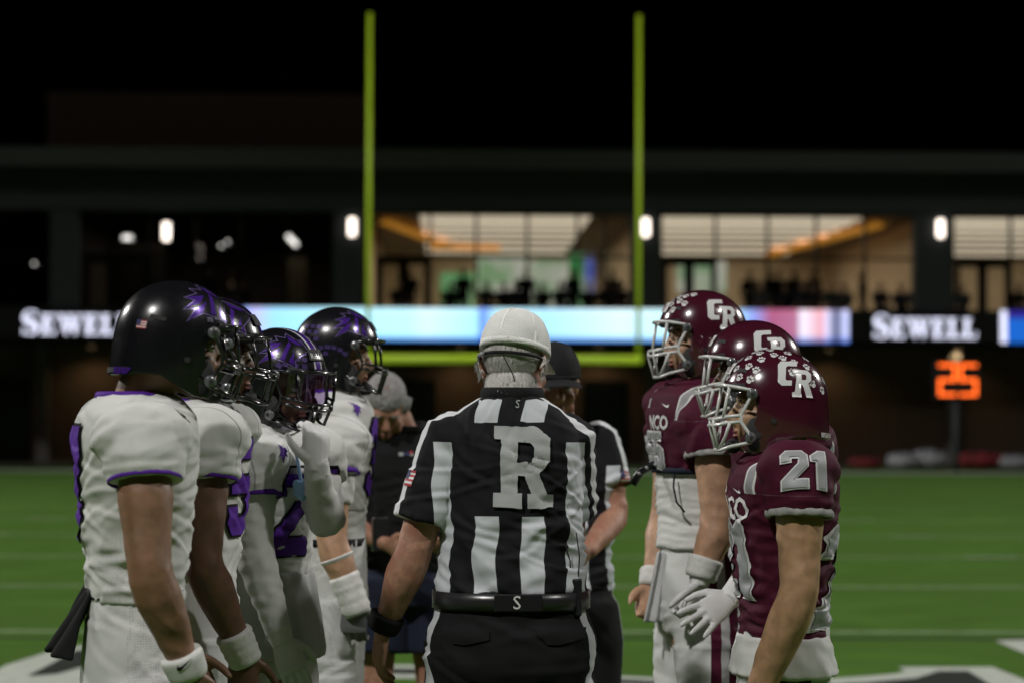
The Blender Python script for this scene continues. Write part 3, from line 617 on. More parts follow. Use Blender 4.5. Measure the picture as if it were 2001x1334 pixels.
def head_shape(mb, c, M, k=1.):
    """skull, jaw, brow, nose, lips, cheeks and ears round the head centre"""
    def e(p, r, rot=None): mb.ell(Vector(c) + M @ (Vector(p)*k), [q*k for q in r], 18, 12, M @ rot if rot else M)
    e((0,-.012,.035),(.077,.098,.092)); e((0,.028,-.03),(.064,.07,.078)); e((0,.052,-.085),(.038,.036,.03)); e((0,.077,-.1),(.02,.017,.016))
    for q in (-1, 1):
        e((q*.026,.083,.026),(.03,.014,.011)); e((q*.038,.066,-.03),(.026,.026,.026)); e((q*.05,.03,-.07),(.018,.045,.026)); e((q*.012,.1,-.036),(.0095,.011,.0085))
        e((q*.083,-.01,-.008),(.0085,.021,.035), Matrix.Rotation(R(q*28),3,'Z')); e((q*.092,-.02,.004),(.006,.013,.024), Matrix.Rotation(R(q*30),3,'Z'))
    mb.tube([Vector(c) + M @ (Vector(p)*k) for p in ((0,.086,.022),(0,.099,.0),(0,.114,-.025),(0,.112,-.036),(0,.096,-.041))], [.008*k,.0095*k,.0125*k,.0115*k,.008*k], 10)
    e((0,.094,-.06),(.022,.0105,.0062)); e((0,.092,-.0725),(.019,.0105,.007)); e((0,.082,-.05),(.03,.014,.016))
def arm_shape(mb, f, q, extra=1.):
    a = f.armr[q]*f.k*extra; s_, e_, w_ = f.sh[q], f.el[q], f.wr[q]
    pts = [lerp(s_, e_, -.12), lerp(s_, e_, .12), lerp(s_, e_, .42), lerp(s_, e_, .72), lerp(s_, e_, .93), lerp(e_, w_, .07), lerp(e_, w_, .26), lerp(e_, w_, .55), lerp(e_, w_, .82), w_]
    mb.tube(pts, [.038*a,.05*a,.056*a,.048*a,.0445*a,.046*a,.0485*a,.041*a,.032*a,(.031*a,.026*a)], 18)
def body_shape(f, hands):
    k = f.k; mb = MB()
    mb.loft([(0, f.lean*(z-.9), z*k, a*k, b*k, 2.2) for z, a, b in ((.8,.11,.08),(.95,.12,.085),(1.08,.115,.08),(1.25,.13,.09),(1.38,.15,.1),(1.45,.115,.08),(1.5,.07,.068),(1.53,.058,.06))], 28)
    hc = f.head; mb.tube([(0, f.lean*.55-.01, 1.44*k), lerp((0, f.lean*.6, 1.5*k), hc, .4) - f.hrot @ Vector((0,.02,0)), hc + f.hrot @ Vector((0,-.02,-.045))], [.075*k,.061*k,.06*k], 20)
    head_shape(mb, hc, f.hrot, 1.0)
    for q in (-1, 1):
        arm_shape(mb, f, q, f.armin)
        if q in hands: h = f.hand[q]; hand_shape(mb, f.wr[q], h['dir'] or (f.wr[q]-f.el[q]), h['n'] or (-q,0,0), h.get('t') or (0,1,0), h['curl'], 1.03*k**.5, 1., h['spread'])
        mb.tube([(q*.09*k,0,.92*k),(q*.1*k,.01,.72*k),(q*.11*k,.02,.5*k),(q*.115*k,-.01,.34*k),(q*.12*k,-.015,.08*k)], [.07*k,.068*k,.055*k,.054*k,.036*k], 16)
        mb.tube([(q*.12*k,-.05,.05),(q*.125*k,.06,.045),(q*.13*k,.17,.03)], [.035,.038,.025], 12)
    return mb
def build_body(f, skin, vox=.0075, hands=(), lips=True):
    me = remesh(body_shape(f, hands), vox, 3); wrinkle(me, .0022, (11,11,9), lambda x, y, z: 1. if z < 1.45*f.k else 0., 3.); f.body = obj('body', me, skin, f.root, True); f.bt = bvh(me)
    for q in (-1, 1):
        c = f.head + f.hrot @ Vector((q*.031,.0755,.004)); e = obj('eye', MB().ell(c, (.0125,)*3, 14, 10), 'eye_white', f.body, True)
        obj('iris', MB().ell(c + f.hrot @ Vector((0,.0085,0)), (.0058,.0048,.0058), 12, 8, f.hrot), 'eye_iris', f.body, True)
        obj('eyelid', MB().tube([c + f.hrot @ Vector((x*.0155,.0125-abs(x)**2*.006,.0065-abs(x)**2*.005)) for x in (-1,-.5,0,.5,1)], .0028, 8), skin, f.body, True)
        obj('eyebrow', MB().tube([c + f.hrot @ Vector((x*.019,.019-abs(x)*.004,.021-.006*abs(x)**2)) for x in (-1,-.5,0,.5,1)], [(.002,.0035)]*5, 8), f.hair if hasattr(f, 'hair') else 'hair_dark', f.body, True)
    if lips:
        for z in (-.0605, -.072): obj('lip', MB().ell(f.head + f.hrot @ Vector((0,.0985,z)), (.0185,.0075,.0052), 14, 8, f.hrot), 'lip', f.body, True)
    return f.body

# ---- clothing
PAD = ((1.06,.150,.108),(1.12,.158,.114),(1.2,.165,.12),(1.3,.178,.131),(1.4,.2,.142),(1.46,.222,.146),(1.51,.21,.135),(1.538,.15,.108),(1.556,.1,.088))
PLAIN = ((.98,.168,.122),(1.06,.172,.125),(1.14,.17,.122),(1.26,.176,.124),(1.37,.19,.124),(1.43,.185,.112),(1.475,.15,.092),(1.505,.095,.075),(1.53,.068,.066))
def jersey_shape(f, table, hem, slv, r0, r1, pad=True, bulk=1.):
    k = f.k; mb = MB(); rows = [r for r in table if r[0] > hem+.03]
    def at(z):
        for (z0,a0,b0),(z1,a1,b1) in zip(table, table[1:]):
            if z0 <= z <= z1: t = (z-z0)/(z1-z0); return a0+(a1-a0)*t, b0+(b1-b0)*t
        return table[0][1:]
    rows = [(hem,)+tuple(at(hem))] + rows
    mb.loft([(0, f.lean*(z-.9), z*k, a*k*bulk, b*k*bulk, 2.35) for z, a, b in rows], 36)
    f.cuff = {}
    for q in (-1, 1):
        s_, e_ = f.sh[q], f.el[q]
        if pad: mb.ell(s_ + Vector((-q*.012,0,.012))*k, (.085*k,.112*k,.078*k), 18, 12)
        else: mb.ell(s_ + Vector((-q*.01,0,-.004))*k, (r0*k*1.0, r0*k*1.02, r0*k*.98), 18, 12)
        L = slv[q] if isinstance(slv, dict) else slv
        if L <= 1:
            end = lerp(s_, e_, L); mb.tube([lerp(s_, e_, -.1), lerp(s_, e_, L*.45), end], [r0*.92*k, r0*k, r1*k], 20); f.cuff[q] = (end, (e_-s_).normalized(), r1*k)
        else:
            a = f.armr[q]; pts = [lerp(s_, e_, t) for t in (-.1,.3,.7,.95)] + [lerp(e_, f.wr[q], t) for t in (.1,.4,.75,.97)]
            mb.tube(pts, [r0*k, r0*.92*k, .056*k*a, .051*k*a, .053*k*a, .047*k*a, .038*k*a, .035*k*a], 20); f.cuff[q] = (pts[-1], (f.wr[q]-e_).normalized(), .039*k*a)
    return mb
def ring(name, c, axis, r, tk, wd, m, parent, n=32, wob=0.):
    axis = Vector(axis).normalized(); u = axis.orthogonal().normalized(); v = axis.cross(u)
    pts = [Vector(c) + (u*math.cos(2*math.pi*i/n) + v*math.sin(2*math.pi*i/n))*r*(1+wob*math.sin(i*2.7)) + axis*wob*r*math.cos(i*3.9) for i in range(n)]
    return obj(name, MB().tube(pts, [(tk, wd)]*n, 8, closed=True, up=axis), m, parent, True)
def pants_shape(f, top, k2=1., loose=1., bottom=.42, ls=1.):
    k = f.k; mb = MB(); y = f.lean*(top-.9)
    mb.loft([(0, y*t, z*k, a*k*k2, b*k*k2, 2.3) for t, z, a, b in ((1,top,.156,.116),(.8,top-.07,.164,.124),(.3,.97,.178,.135),(0,.9,.182,.137),(0,.85,.174,.125))], 32)
    for q in (-1, 1):
        pts = [(q*.088*k,0,.93*k),(q*.098*k,.005,.82*k),(q*.105*k,.015,.68*k),(q*.11*k,.02,.52*k),(q*.115*k,.0,.42*k)]; rd = [.1*k,.104*k,.09*k,.072*k*loose,.066*k*loose]
        if bottom < .3: pts += [(q*.118*k,-.01,.25*k),(q*.12*k,-.015,bottom*k)]; rd += [.068*k*loose,.06*k*loose]
        if bottom > .6: pts, rd = pts[:3], [.1*k,.112*k,.112*k]
        mb.tube(pts, [r*ls for r in rd], 20)
    return mb
def dress_legs(f, m='shoe_black', sock='sock_white'):
    k = f.k
    for q in (-1, 1):
        if sock: obj('sock', MB().tube([(q*.115*k,0,.45*k),(q*.116*k,-.012,.32*k),(q*.12*k,-.015,.1*k)], [.064*k,.062*k,.045*k], 16), sock, f.root, True)
        mb = MB(); mb.tube([(q*.12*k,-.09,.045),(q*.122*k,-.04,.06),(q*.125*k,.06,.055),(q*.13*k,.15,.04),(q*.132*k,.2,.03)], [(.035,.042),(.042,.058),(.046,.05),(.045,.036),(.03,.025)], 16)
        mb.box((q*.126*k-.045,-.11,0),(q*.126*k+.045,.2,.018)); obj('shoe', remesh(mb, .012, 2), m, f.root, True)

# ---- helmets (built once, shared)
def helmet_mesh():
    def shell(a, b0, b1, c, zl, n=56, m=34):
        rs = []
        for i in range(1, m):
            t = i/m
            if t < .55: ph = (t/.55)*math.pi/2; z = c*math.cos(ph)**.93; r = math.sin(ph)**.96
            else: u = (t-.55)/.45; z = -zl*u; r = 1 - .13*u**2.2
            row = []
            for j in range(n):
                th = 2*math.pi*j/n; x = math.sin(th); y = math.cos(th); b = b1 if y > 0 else b0
                row.append(Vector((a*r*math.copysign(abs(x)**.93, x), b*r*math.copysign(abs(y)**.93, y) - .012*max(0, -z)/zl, z)))
            rs.append(row)
        return MB().rings(rs)
    out = shell(.119, .149, .137, .147, .17).mesh('o'); inn = shell(.107, .137, .125, .134, .2).mesh('i')
    prof = [(.3,.06),(.15,.058),(.118,.054),(.085,.05),(.064,.028),(.054,-.01),(.057,-.045),(.078,-.07),(.094,-.092),(.094,-.112),(.078,-.128),(.04,-.126),(.0,-.108),(-.045,-.086),(-.085,-.086),(-.13,-.094),(-.2,-.094),(-.2,-.35),(.3,-.35)]
    cut = MB(); cut.rings([[Vector((x, y, z)) for y, z in prof] for x in (-.3, .3)]); cm = cut.mesh('c')
    obs = [bpy.data.objects.new('hb', q) for q in (out, inn, cm)]
    for q in obs: COL.objects.link(q)
    for q in obs[1:]:
        md = obs[0].modifiers.new('b', 'BOOLEAN'); md.operation = 'DIFFERENCE'; md.object = q; md.solver = 'EXACT'
    bv = obs[0].modifiers.new('bev', 'BEVEL'); bv.width = .0035; bv.segments = 2; bv.limit_method = 'ANGLE'; bv.angle_limit = R(50)
    dg = bpy.context.evaluated_depsgraph_get(); dg.update(); me = bpy.data.meshes.new_from_object(obs[0].evaluated_get(dg))
    for q in obs: bpy.data.objects.remove(q)
    me.polygons.foreach_set('use_smooth', [True]*len(me.polygons))
    try: me.set_sharp_from_angle(angle=R(40))
    except Exception: pass
    return me
HELM = helmet_mesh(); HT = bvh(HELM)
def bars(style):
    """face mask bars: brow bar, side frames, mid bars, jaw bar and uprights, one wire cage"""
    mb = MB(); r = .0048
    def U(z0, y0, x0, z1, y1, x1, zf, yf, rr=r): mb.tube([(-x0,y0,z0),(-x1,y1,z1),(-x1*.62,(y1+yf*2)/3,zf),(0,yf,zf),(x1*.62,(y1+yf*2)/3,zf),(x1,y1,z1),(x0,y0,z0)], rr, 8)
    U(.034,.06,.121, .046,.118,.102, .05,.15)
    U(-.03,.098,.112, -.034,.133,.092, -.04,.168); U(-.046,.095,.112, -.05,.133,.092, -.056,.17)
    U(-.1,.07,.116, -.112,.122,.085, -.122,.155)
    for q in (-1, 1):
        mb.tube([(q*.121,.06,.034),(q*.119,.075,.012),(q*.113,.096,-.025),(q*.112,.097,-.046),(q*.115,.078,-.075),(q*.116,.07,-.1)], r, 8)
        mb.tube([(q*.045,.16,-.04),(q*.044,.162,-.056),(q*.04,.148,-.12)], r, 8)
        mb.tube([(q*.085,.14,-.034),(q*.088,.134,.0),(q*.09,.124,.047)], r, 8)
        if style: mb.tube([(q*.1,.125,-.05),(q*.08,.134,-.085),(q*.05,.146,-.118)], r, 8)
    return mb.mesh('face_mask')
CAGE = [bars(0), bars(1)]
def helmet(f, center, shellm, maskm, style=0, stickers=None):
    h = obj('helmet', HELM.copy(), shellm, f.root); h.location = center; h.rotation_euler = f.hrot.to_euler()
    obj('face_mask', CAGE[style].copy(), maskm, h, True)
    for q in (-1, 1):
        for (y, z) in ((.068,.026),(.072,-.088)):
            obj('mask_clip', MB().tube([(q*.112,y,z),(q*.121,y,z),(q*.126,y,z)], [.015,.015,.011], 16), 'clip_clear', h, True)
            obj('clip_screw', MB().tube([(q*.126,y,z),(q*.1285,y,z)], .005, 10), 'foam', h)
        obj('jaw_pad', MB().ell((q*.096,.058,-.08), (.012,.028,.045), 14, 10), 'foam', h, True)
        obj('chin_strap', MB().tube([(q*.108,.03,-.07),(q*.106,.06,-.09),(q*.07,.095,-.108),(q*.03,.112,-.112)], [(.003,.009)]*4, 8), maskm if shellm == 'helmet_black' else 'foam', h)
        obj('ear_snap', MB().tube([(q*.1175,.012,-.044),(q*.1225,.012,-.044)], .007, 10), 'foam', h)
        obj('vent_slot', decalmesh([[(-.02,-.004),(.018,-.006),(.022,.003),(-.016,.006)]], Vector((q*.7,-.45,.32))), 'foam', h)
        obj('vent_slot', decalmesh([[(-.018,-.005),(.018,-.005),(.014,.006),(-.014,.006)]], Vector((q*.45,.62,.62))), 'foam', h)
    obj('chin_cup', MB().ell((0,.106,-.112), (.034,.022,.02), 16, 10), 'foam', h, True)
    obj('brow_pad', MB().tube([(-.09,.085,.044),(-.05,.112,.044),(0,.12,.044),(.05,.112,.044),(.09,.085,.044)], [(.012,.012)]*5, 10), 'foam', h, True)
    obj('nape_bumper', decalmesh([[(-.075,-.018),(.075,-.018),(.08,.012),(-.08,.012)]], Vector((0,-1,-.12)), off=.004, oz=-.072), 'foam' if shellm == 'helmet_black' else 'rubber_white', h)
    obj('brow_bumper', decalmesh([[(-.034,-.014),(.034,-.014),(.03,.016),(-.03,.016)]], Vector((0,1,.12)), off=.005, oz=.078), 'foam' if shellm == 'helmet_black' else 'rubber_white', h)
    return h
def decalmesh(polys, direction, off=.0012, roll=0., step=.008, me=None, oz=None, o=None):
    """flat outline(s) laid on the shared helmet shell, seen along direction"""
    dv = Vector(direction).normalized(); up = Vector((0,0,1)); rt = up.cross(dv).normalized() if abs(dv.z) < .98 else Vector((1,0,0)); up = dv.cross(rt).normalized()
    Q = Matrix.Rotation(R(roll), 3, dv); rt = Q @ rt; up = Q @ up
    me = me or fill2d(polys, step); base = Vector((0, 0, oz if oz is not None else 0.)) if o is None else Vector(o)
    bm = bmesh.new(); bm.from_mesh(me); dead = []
    for v in bm.verts:
        p = base + rt*v.co.x + up*v.co.y
        hh = HT.ray_cast(p + dv*.4, -dv, .6)
        if hh[0] is None: dead.append(v)
        else: v.co = hh[0] + (hh[1] if hh[1].dot(dv) > 0 else dv)*off
    if dead: bmesh.ops.delete(bm, geom=dead, context='VERTS')
    bad = [q for q in bm.faces if max(e.calc_length() for e in q.edges) > .04]
    if bad: bmesh.ops.delete(bm, geom=bad, context='FACES')
    for q in bm.faces:
        q.normal_update()
        if q.normal.dot(dv) < 0: q.normal_flip()
    bm.to_mesh(me); bm.free(); me.polygons.foreach_set('use_smooth', [True]*len(me.polygons)); return me
def hd(h, name, polys, direction, m, **kw): return obj(name, decalmesh(polys, direction, **kw), m, h)
def oval(cx, cy, a, b, rot=0., n=14):
    c, s = math.cos(rot), math.sin(rot); return [(cx + a*math.cos(2*math.pi*i/n)*c - b*math.sin(2*math.pi*i/n)*s, cy + a*math.cos(2*math.pi*i/n)*s + b*math.sin(2*math.pi*i/n)*c) for i in range(n)]
def sph(az, el): a, e = R(az), R(el); return Vector((math.sin(a)*math.cos(e), math.cos(a)*math.cos(e), math.sin(e)))   # az from the front towards the right
def paw(h, az, el, roll, s=.0135):
    P_ = [oval(0,-.25*s,.55*s,.42*s), oval(-.62*s,.28*s,.2*s,.3*s,.4), oval(-.23*s,.68*s,.2*s,.32*s,.1), oval(.23*s,.68*s,.2*s,.32*s,-.1), oval(.62*s,.28*s,.2*s,.3*s,-.4)]
    hd(h, 'paw_print', P_, sph(az, el), 'logo_white', roll=roll, step=0, off=.0014)
def cr_logo(h, q):
    S = .1; cx, cy = .5, .5
    T = lambda pl: [((x-cx)*S*.95, (y-cy)*S) for x, y in pl]
    kw = dict(direction=Vector((q,-.12,.2)), m='logo_white', o=(0,-.034,.045), roll=0, off=.0018)
    hd(h, 'logo_letter', [T(CR_C)], **kw); kw['off'] = .0026; hd(h, 'logo_letter', [T(CR_R), T(CR_I)], **kw)
    kw['m'] = 'helmet_maroon'; kw['off'] = .0022; hd(h, 'logo_edge', [outline(T(CR_R), .0028)], **kw)
def panther(h, q):
    """spiky animal head in purple with a pale edge"""
    base = [(.045,.006),(.05,.022),(.036,.034),(.012,.04),(-.014,.05),(-.008,.036),(-.034,.036),(-.022,.024),(-.05,.012),(-.03,.006),(-.056,-.016),(-.03,-.012),(-.05,-.04),(-.018,-.022),(.01,-.026),(.04,-.03),(.034,-.014)]
    T = lambda pl, s=1.15: [((x if q > 0 else -x)*s, y*s) for x, y in pl]
    kw = dict(direction=Vector((q,.3,.45)), o=(0,.03,.055))
    hd(h, 'animal_mark_edge', [outline(T(base), .0025)], m='chrome_purple', off=.0012, **kw); hd(h, 'animal_mark', [T(base)], m='helmet_black', off=.0017, **kw)
    for pl in ([(-.05,.012),(-.03,.006),(-.056,-.016),(-.02,.0),(-.01,.02)], [(-.05,-.04),(-.018,-.022),(-.006,.006),(-.026,-.01)], [(.0,-.022),(.012,-.024),(.012,.02),(.004,.03)], [(.036,.03),(.012,.037),(-.01,.045),(.002,.032),(.024,.026)], [(.022,-.024),(.038,-.027),(.03,-.012),(.026,.008)]):
        hd(h, 'animal_mark_fur', [T(pl)], m='purple_gloss', off=.0022, **kw)
def stickers(h, spots, m='sticker_purple', w_=.0085, hh=.0065):
    for az, el, roll in spots:
        hd(h, 'award_sticker', [[(-w_,-hh),(w_,-hh),(w_,hh),(-w_,hh)]], sph(az, el), m, roll=roll, step=0, off=.0016)
def flag(polyfn, parent, w_, h_):
    """small flag: red and white stripes with a blue corner; polyfn lays one outline"""
    for i in range(7):
        y0 = -h_/2 + h_*i/7; polyfn('flag_stripe', [(-w_/2,y0),(w_/2,y0),(w_/2,y0+h_/7),(-w_/2,y0+h_/7)], 'flag_red' if i % 2 == 0 else 'white_print', .0018)
    polyfn('flag_canton', [(-w_/2,h_*.5-h_*4/7),(-w_*.1,h_*.5-h_*4/7),(-w_*.1,h_/2),(-w_/2,h_/2)], 'flag_blue', .003)

def number(f, jer, tree, txt, o, right, up, hgt, fillm, edgem, gap=.08, edge=.007, name='number'):
    """block digits laid on the jersey with an edge round them"""
    wd = [max(x for x, y in GL[c]) for c in txt]; tot = sum(wd)*hgt + gap*hgt*(len(txt)-1); x = -tot/2
    for c, w_ in zip(txt, wd):
        pl = [((p*hgt)+x, (q-.5)*hgt) for p, q in GL[c]]
        decal(name + '_edge', fill2d([outline(pl, edge)], .009), tree, o, right, up, edgem, jer, .005)
        decal(name, fill2d([pl], .009), tree, o, right, up, fillm, jer, .008); x += w_*hgt + gap*hgt
def glove(f, q, m, vox=.004, fat=1.02, size=1.0, cuff=.06, name='glove'):
    h = f.hand[q]; mb = MB(); d = Vector(h['dir'] or (f.wr[q]-f.el[q])).normalized(); hand_shape(mb, f.wr[q], d, h['n'] or (-q,0,0), h.get('t') or (0,1,0), h['curl'], size*f.k**.5, fat, h['spread'])
    ax = (f.wr[q]-f.el[q]).normalized(); mb.tube([f.wr[q]-ax*cuff, f.wr[q]-ax*.02, f.wr[q]+d*.02], [.039*f.k*f.armr[q], .036*f.k, (.034*f.k,.025*f.k)], 16)
    return obj(name, remesh(mb, vox, 2), m, f.root, True)
def band(f, q, t0, t1, m, r=.041, name='wristband', wob=.0, n=7):
    a = lerp(f.el[q], f.wr[q], t0); b = lerp(f.el[q], f.wr[q], t1); mb = MB(); rr = r*f.k*f.armr[q]
    mb.tube([lerp(a, b, i/(n-1)) for i in range(n)], [rr*(.93 if i in (0, n-1) else 1 + wob*math.sin(i*2.3))*(1.06-.12*i/(n-1)) for i in range(n)], 24)
    return obj(name, mb, m, f.root, True)
def hair(f, n, m, region, ln=.02, base='hair_grey', seed=3, stiff=.35, wide=.0009):
    """short combed hair: thousands of fine blades rooted on the scalp"""
    rnd = random.Random(seed); V = []; Fc = []; tree = f.bt; c = f.head; i = 0; tries = 0
    while i < n and tries < n*8:
        tries += 1; d = Vector((rnd.gauss(0,1), rnd.gauss(0,1), rnd.gauss(0,1))).normalized()
        if not region(d): continue
        hh = tree.ray_cast(c + f.hrot @ (d*.25), -(f.hrot @ d), .3)
        if hh[0] is None: continue
        p, nn = hh[0], hh[1]; tg = f.hrot @ Vector((rnd.gauss(0,.35), -.35 + rnd.gauss(0,.25), -1)); tg = (tg - nn*tg.dot(nn)).normalized(); sd = tg.cross(nn)*wide
        l_ = ln*rnd.uniform(.6,1.25); a = p - nn*.001; b = p + tg*l_*.5 + nn*l_*stiff; e = p + tg*l_ + nn*l_*stiff*.8
        o_ = len(V); V += [a-sd, a+sd, b+sd, b-sd, e]; Fc += [(o_,o_+1,o_+2,o_+3),(o_+3,o_+2,o_+4)]; i += 1
    me = bpy.data.meshes.new('hair'); me.from_pydata([tuple(v) for v in V], [], Fc); return obj('hair', me, m, f.body)
def cap(f, m, mm, brim=True, k=1., tilt=0., name='cap'):
    """six-panel cap with seams, button, sweatband and a curved brim"""
    M = f.hrot @ Matrix.Rotation(R(tilt), 3, 'X'); c = f.head + f.hrot @ Vector((0,-.008,.03)); mb = MB(); rs = []; a, b, hgt = .0925*k, .112*k, .12*k
    n = 48
    for i in range(15):
        t = i/14; ph = t*math.pi/2; z = hgt*math.sin(ph)**.92 if i else 0.; r = max(.02, math.cos(ph)**.72)
        rs.append([c + M @ Vector((a*r*math.cos(2*math.pi*j/n), b*r*math.sin(2*math.pi*j/n), z)) for j in range(n)])
    inner = [c + M @ Vector((a*.96*math.cos(2*math.pi*j/n), b*.96*math.sin(2*math.pi*j/n), .004)) for j in range(n)]
    mb.rings([inner] + rs, True); cme = mb.mesh(); wrinkle(cme, .0022, (16,16,20), None, 4.); o = obj(name, cme, mm, f.root, True); attr(o.data, 'md', np.ones(len(o.data.vertices)))
    for j in range(6):
        th = math.pi/6 + j*math.pi/3; pts = []
        for i in range(15):
            ph = i/14*math.pi/2; r = max(.015, math.cos(ph)**.72); pts.append(c + M @ Vector((a*r*1.004*math.cos(th), b*r*1.004*math.sin(th), hgt*math.sin(ph)**.92 + .0004)))
        obj('seam', MB().tube(pts, [(.0036,.0007)]*15, 6, up=M @ Vector((math.cos(th), math.sin(th), .3))), m, o, True)
    obj('button', MB().ell(c + M @ Vector((0,0,hgt+.001)), (.008,.008,.004), 12, 8), m, o, True)
    mb2 = MB(); nb = 40
    mb2.tube([c + M @ Vector((a*1.006*math.cos(2*math.pi*j/nb), b*1.006*math.sin(2*math.pi*j/nb), .011)) for j in range(nb)], [(.0008,.009)]*nb, 6, closed=True, up=M @ Vector((0,0,1))); sb_ = obj('sweatband', mb2, mm, o, True); attr(sb_.data, 'md', np.ones(len(sb_.data.vertices)))
    if brim:
        V = []; Fc = []; nx, ny = 17, 7
        for sgn in (0, 1):
            for i in range(nx):
                for j in range(ny):
                    u = -1 + 2*i/(nx-1); v = j/(ny-1); y0 = b*math.sqrt(max(0, 1-(u*.86)**2))*.985; y = y0 + v*.072*(1-.45*u*u)
                    V.append(c + M @ Vector((a*.86*u*(1+.05*v), y, .006 - .02*u*u - .014*v + (.0035 if sgn else 0))))
        N = nx*ny
        for sgn in (0, 1):
            for i in range(nx-1):
                for j in range(ny-1): q = [sgn*N+i*ny+j, sgn*N+(i+1)*ny+j, sgn*N+(i+1)*ny+j+1, sgn*N+i*ny+j+1]; Fc.append(tuple(q))
        for i in range(nx-1): Fc.append((i*ny+ny-1, (i+1)*ny+ny-1, N+(i+1)*ny+ny-1, N+i*ny+ny-1))
        obj('brim', MB().add(V, Fc), m, o, True)
    return o

# ------------------------------------------------------------------ the people themselves
def finish_jersey(f, mb, vox, m, amp=.0055, folds=(6,6,22), low=1.3, seed=1., name='jersey', smooth=5):
    me = remesh(mb, vox, smooth); k = f.k; rest = coords(me).copy()
    wrinkle(me, amp, folds, lambda x, y, z: max(.25, min(1., (low*k + .12 - z)/.2)), seed)
    wrinkle(me, amp*.4, (13,13,13), None, seed+9)
    wrinkle(me, amp*.3, (5,5,9), None, seed+21)
    creases(me, 46, amp*.85, 1.0*k, 1.4*k, int(seed*10)); creases(me, 12, amp*.55, 1.36*k, 1.54*k, int(seed*10)+1, tilt=(-80,80))
    o = obj(name, me, m, f.root, True); return o, bvh(me), rest
def collar_ring(f, z, a, b, m, tk=.008, wd=.012, parent=None, y=0.):
    k = f.k; n = 36; pts = [Vector((a*k*math.cos(2*math.pi*i/n), y + f.lean*(z-.9) + b*k*math.sin(2*math.pi*i/n) , z*k - .018*max(0, math.sin(2*math.pi*i/n)))) for i in range(n)]
    return obj('collar', MB().tube(pts, [(tk, wd)]*n, 8, closed=True, up=(0,0,1)), m, parent or f.root, True)
def white_player(label, px, d, rot, hx, hy, skin, yaw=0., pitch=0., setup=None, hem=1.1, slv=.5, vox=.0075, style=0, seed=1., bulk=.92, pk=.87):
    k = (CAM_H + (HOR-hy)*d/F_PX)/1.675
    f = Fig(label, px, d, rot, 1.8*k, 'players in white and purple'); f.head = f.L(hx, hy) - Vector((0,0,.012)); f.look(yaw, pitch)
    for q in (-1, 1): f.sh[q] = Vector((q*.222*k, 0, 1.475*k))
    if setup: setup(f)
    build_body(f, skin, vox, f.bare)
    o, t, rest = finish_jersey(f, jersey_shape(f, PAD, hem, slv, .09, .08, True, bulk), vox, 'jersey_white', seed=seed); f.jersey, f.jt = o, t
    ax = np.abs(rest[:,0]); hi = rest[:,2] > 1.3*k
    attr(o.data, 'm1', np.where(hi, ax - .196*k, -1)); attr(o.data, 'm2', np.where(hi, ax - .1995*k, -1))
    attr(o.data, 'md', np.where((rest[:,2] < 1.27*k) & (ax > .07), 1., -1.))
    collar_ring(f, 1.552, .098, .088, 'purple', .006, .011, o)
    f.helm = helmet(f, f.head + Vector((0,0,.012)), 'helmet_black', 'mask_black', style)
    p = pants_shape(f, hem+.03, pk, 1., .42, .92); me = remesh(p, .009, 4); r = coords(me).copy(); wrinkle(me, .004, (12,12,16), lambda x, y, z: 1. if z < .85*k else .35, seed+4); creases(me, 30, .004, .6*k, 1.08*k, int(seed*7))
    f.pants = obj('pants', me, 'pants_white', f.root, True); attr(me, 'md', np.where((np.abs(r[:,1]) < .045) & (np.abs(r[:,0]) > .1*k), 1., -1.))
    dress_legs(f); return f
def cuffs(f, m, sides=(-1,1), tk=.0035, wd=.009, wob=.006, name='sleeve_cuff'):
    for q in sides: c, ax, r = f.cuff[q]; ring(name, c - ax*.004, ax, r*.985, tk, wd, m, f.jersey, 32, wob)
def chest_mark(f, o, right, up, s=.03, m='purple'):
    pl = [[(-.3,1),(.1,.6),(.5,.7),(.9,.2),(.4,.1),(.6,-.4),(.1,-.2),(-.2,-1),(-.4,-.2),(-.9,-.3),(-.5,.2)]]
    decal('chest_emblem', fill2d([[(x*s, y*s) for x, y in pl[0]]], .01), f.jt, o, right, up, m, f.jersey, .003)

# --- white player with the black towel
def s_a(f):
    f.el[1] = f.L(292, 1118, -.3); f.wr[1] = f.L(362, 1300, -.24); f.armr[1] = 1.06; f.hand[1].update(curl=35, dir=(0,.1,-1)); f.hand[-1].update(curl=30)
    f.sh[1] = f.L(280, 865, -.22); f.el[-1] = Vector((-.27,.06,1.19*f.k)); f.wr[-1] = Vector((-.24,.16,.96*f.k)); f.bare = (-1, 1)
A = white_player('player in white with a black towel hanging from the back of his pants', 268, 5.72, -74, 344, 668, 'skin_a', 0, -6, s_a, hem=1.1, slv=.3, vox=.006, seed=2.)
cuffs(A, 'purple', (-1,1), .002, .005)
number(A, A.jersey, A.jt, '7', (-.02, -.5, 1.36*A.k), (1,0,0), (0,0,1), .27, 'purple', 'black_trim')
chest_mark(A, (A.sh[1].x-.03, .5, 1.5*A.k), (-1,0,0), (0,0,1), .028, 'black_trim')
band(A, 1, .86, 1.12, 'cloth_white', .043)
sw = lerp(A.el[1], A.wr[1], .99); axA = (A.wr[1]-A.el[1]).normalized()
wb = bvh(A.root.children[-1].data); vd = (A.inv @ Vector((0,0,CAM_H)) - sw).normalized(); rt = axA.cross(vd).normalized()
decal('wristband_mark', fill2d([[((x-.5)*.042, (y-.25)*.036) for x, y in SWOOSH]], .006), wb, sw + vd*.1, -rt, -axA.normalized() if False else vd.cross(-rt), 'black_trim', A.root.children[-1], .002)
panther(A.helm, 1); panther(A.helm, -1)
stickers(A.helm, [(62,44,5),(54,40,0),(66,37,0),(57,33,0),(50,29,0),(60,26,0)], 'sticker_chrome', .008, .006)
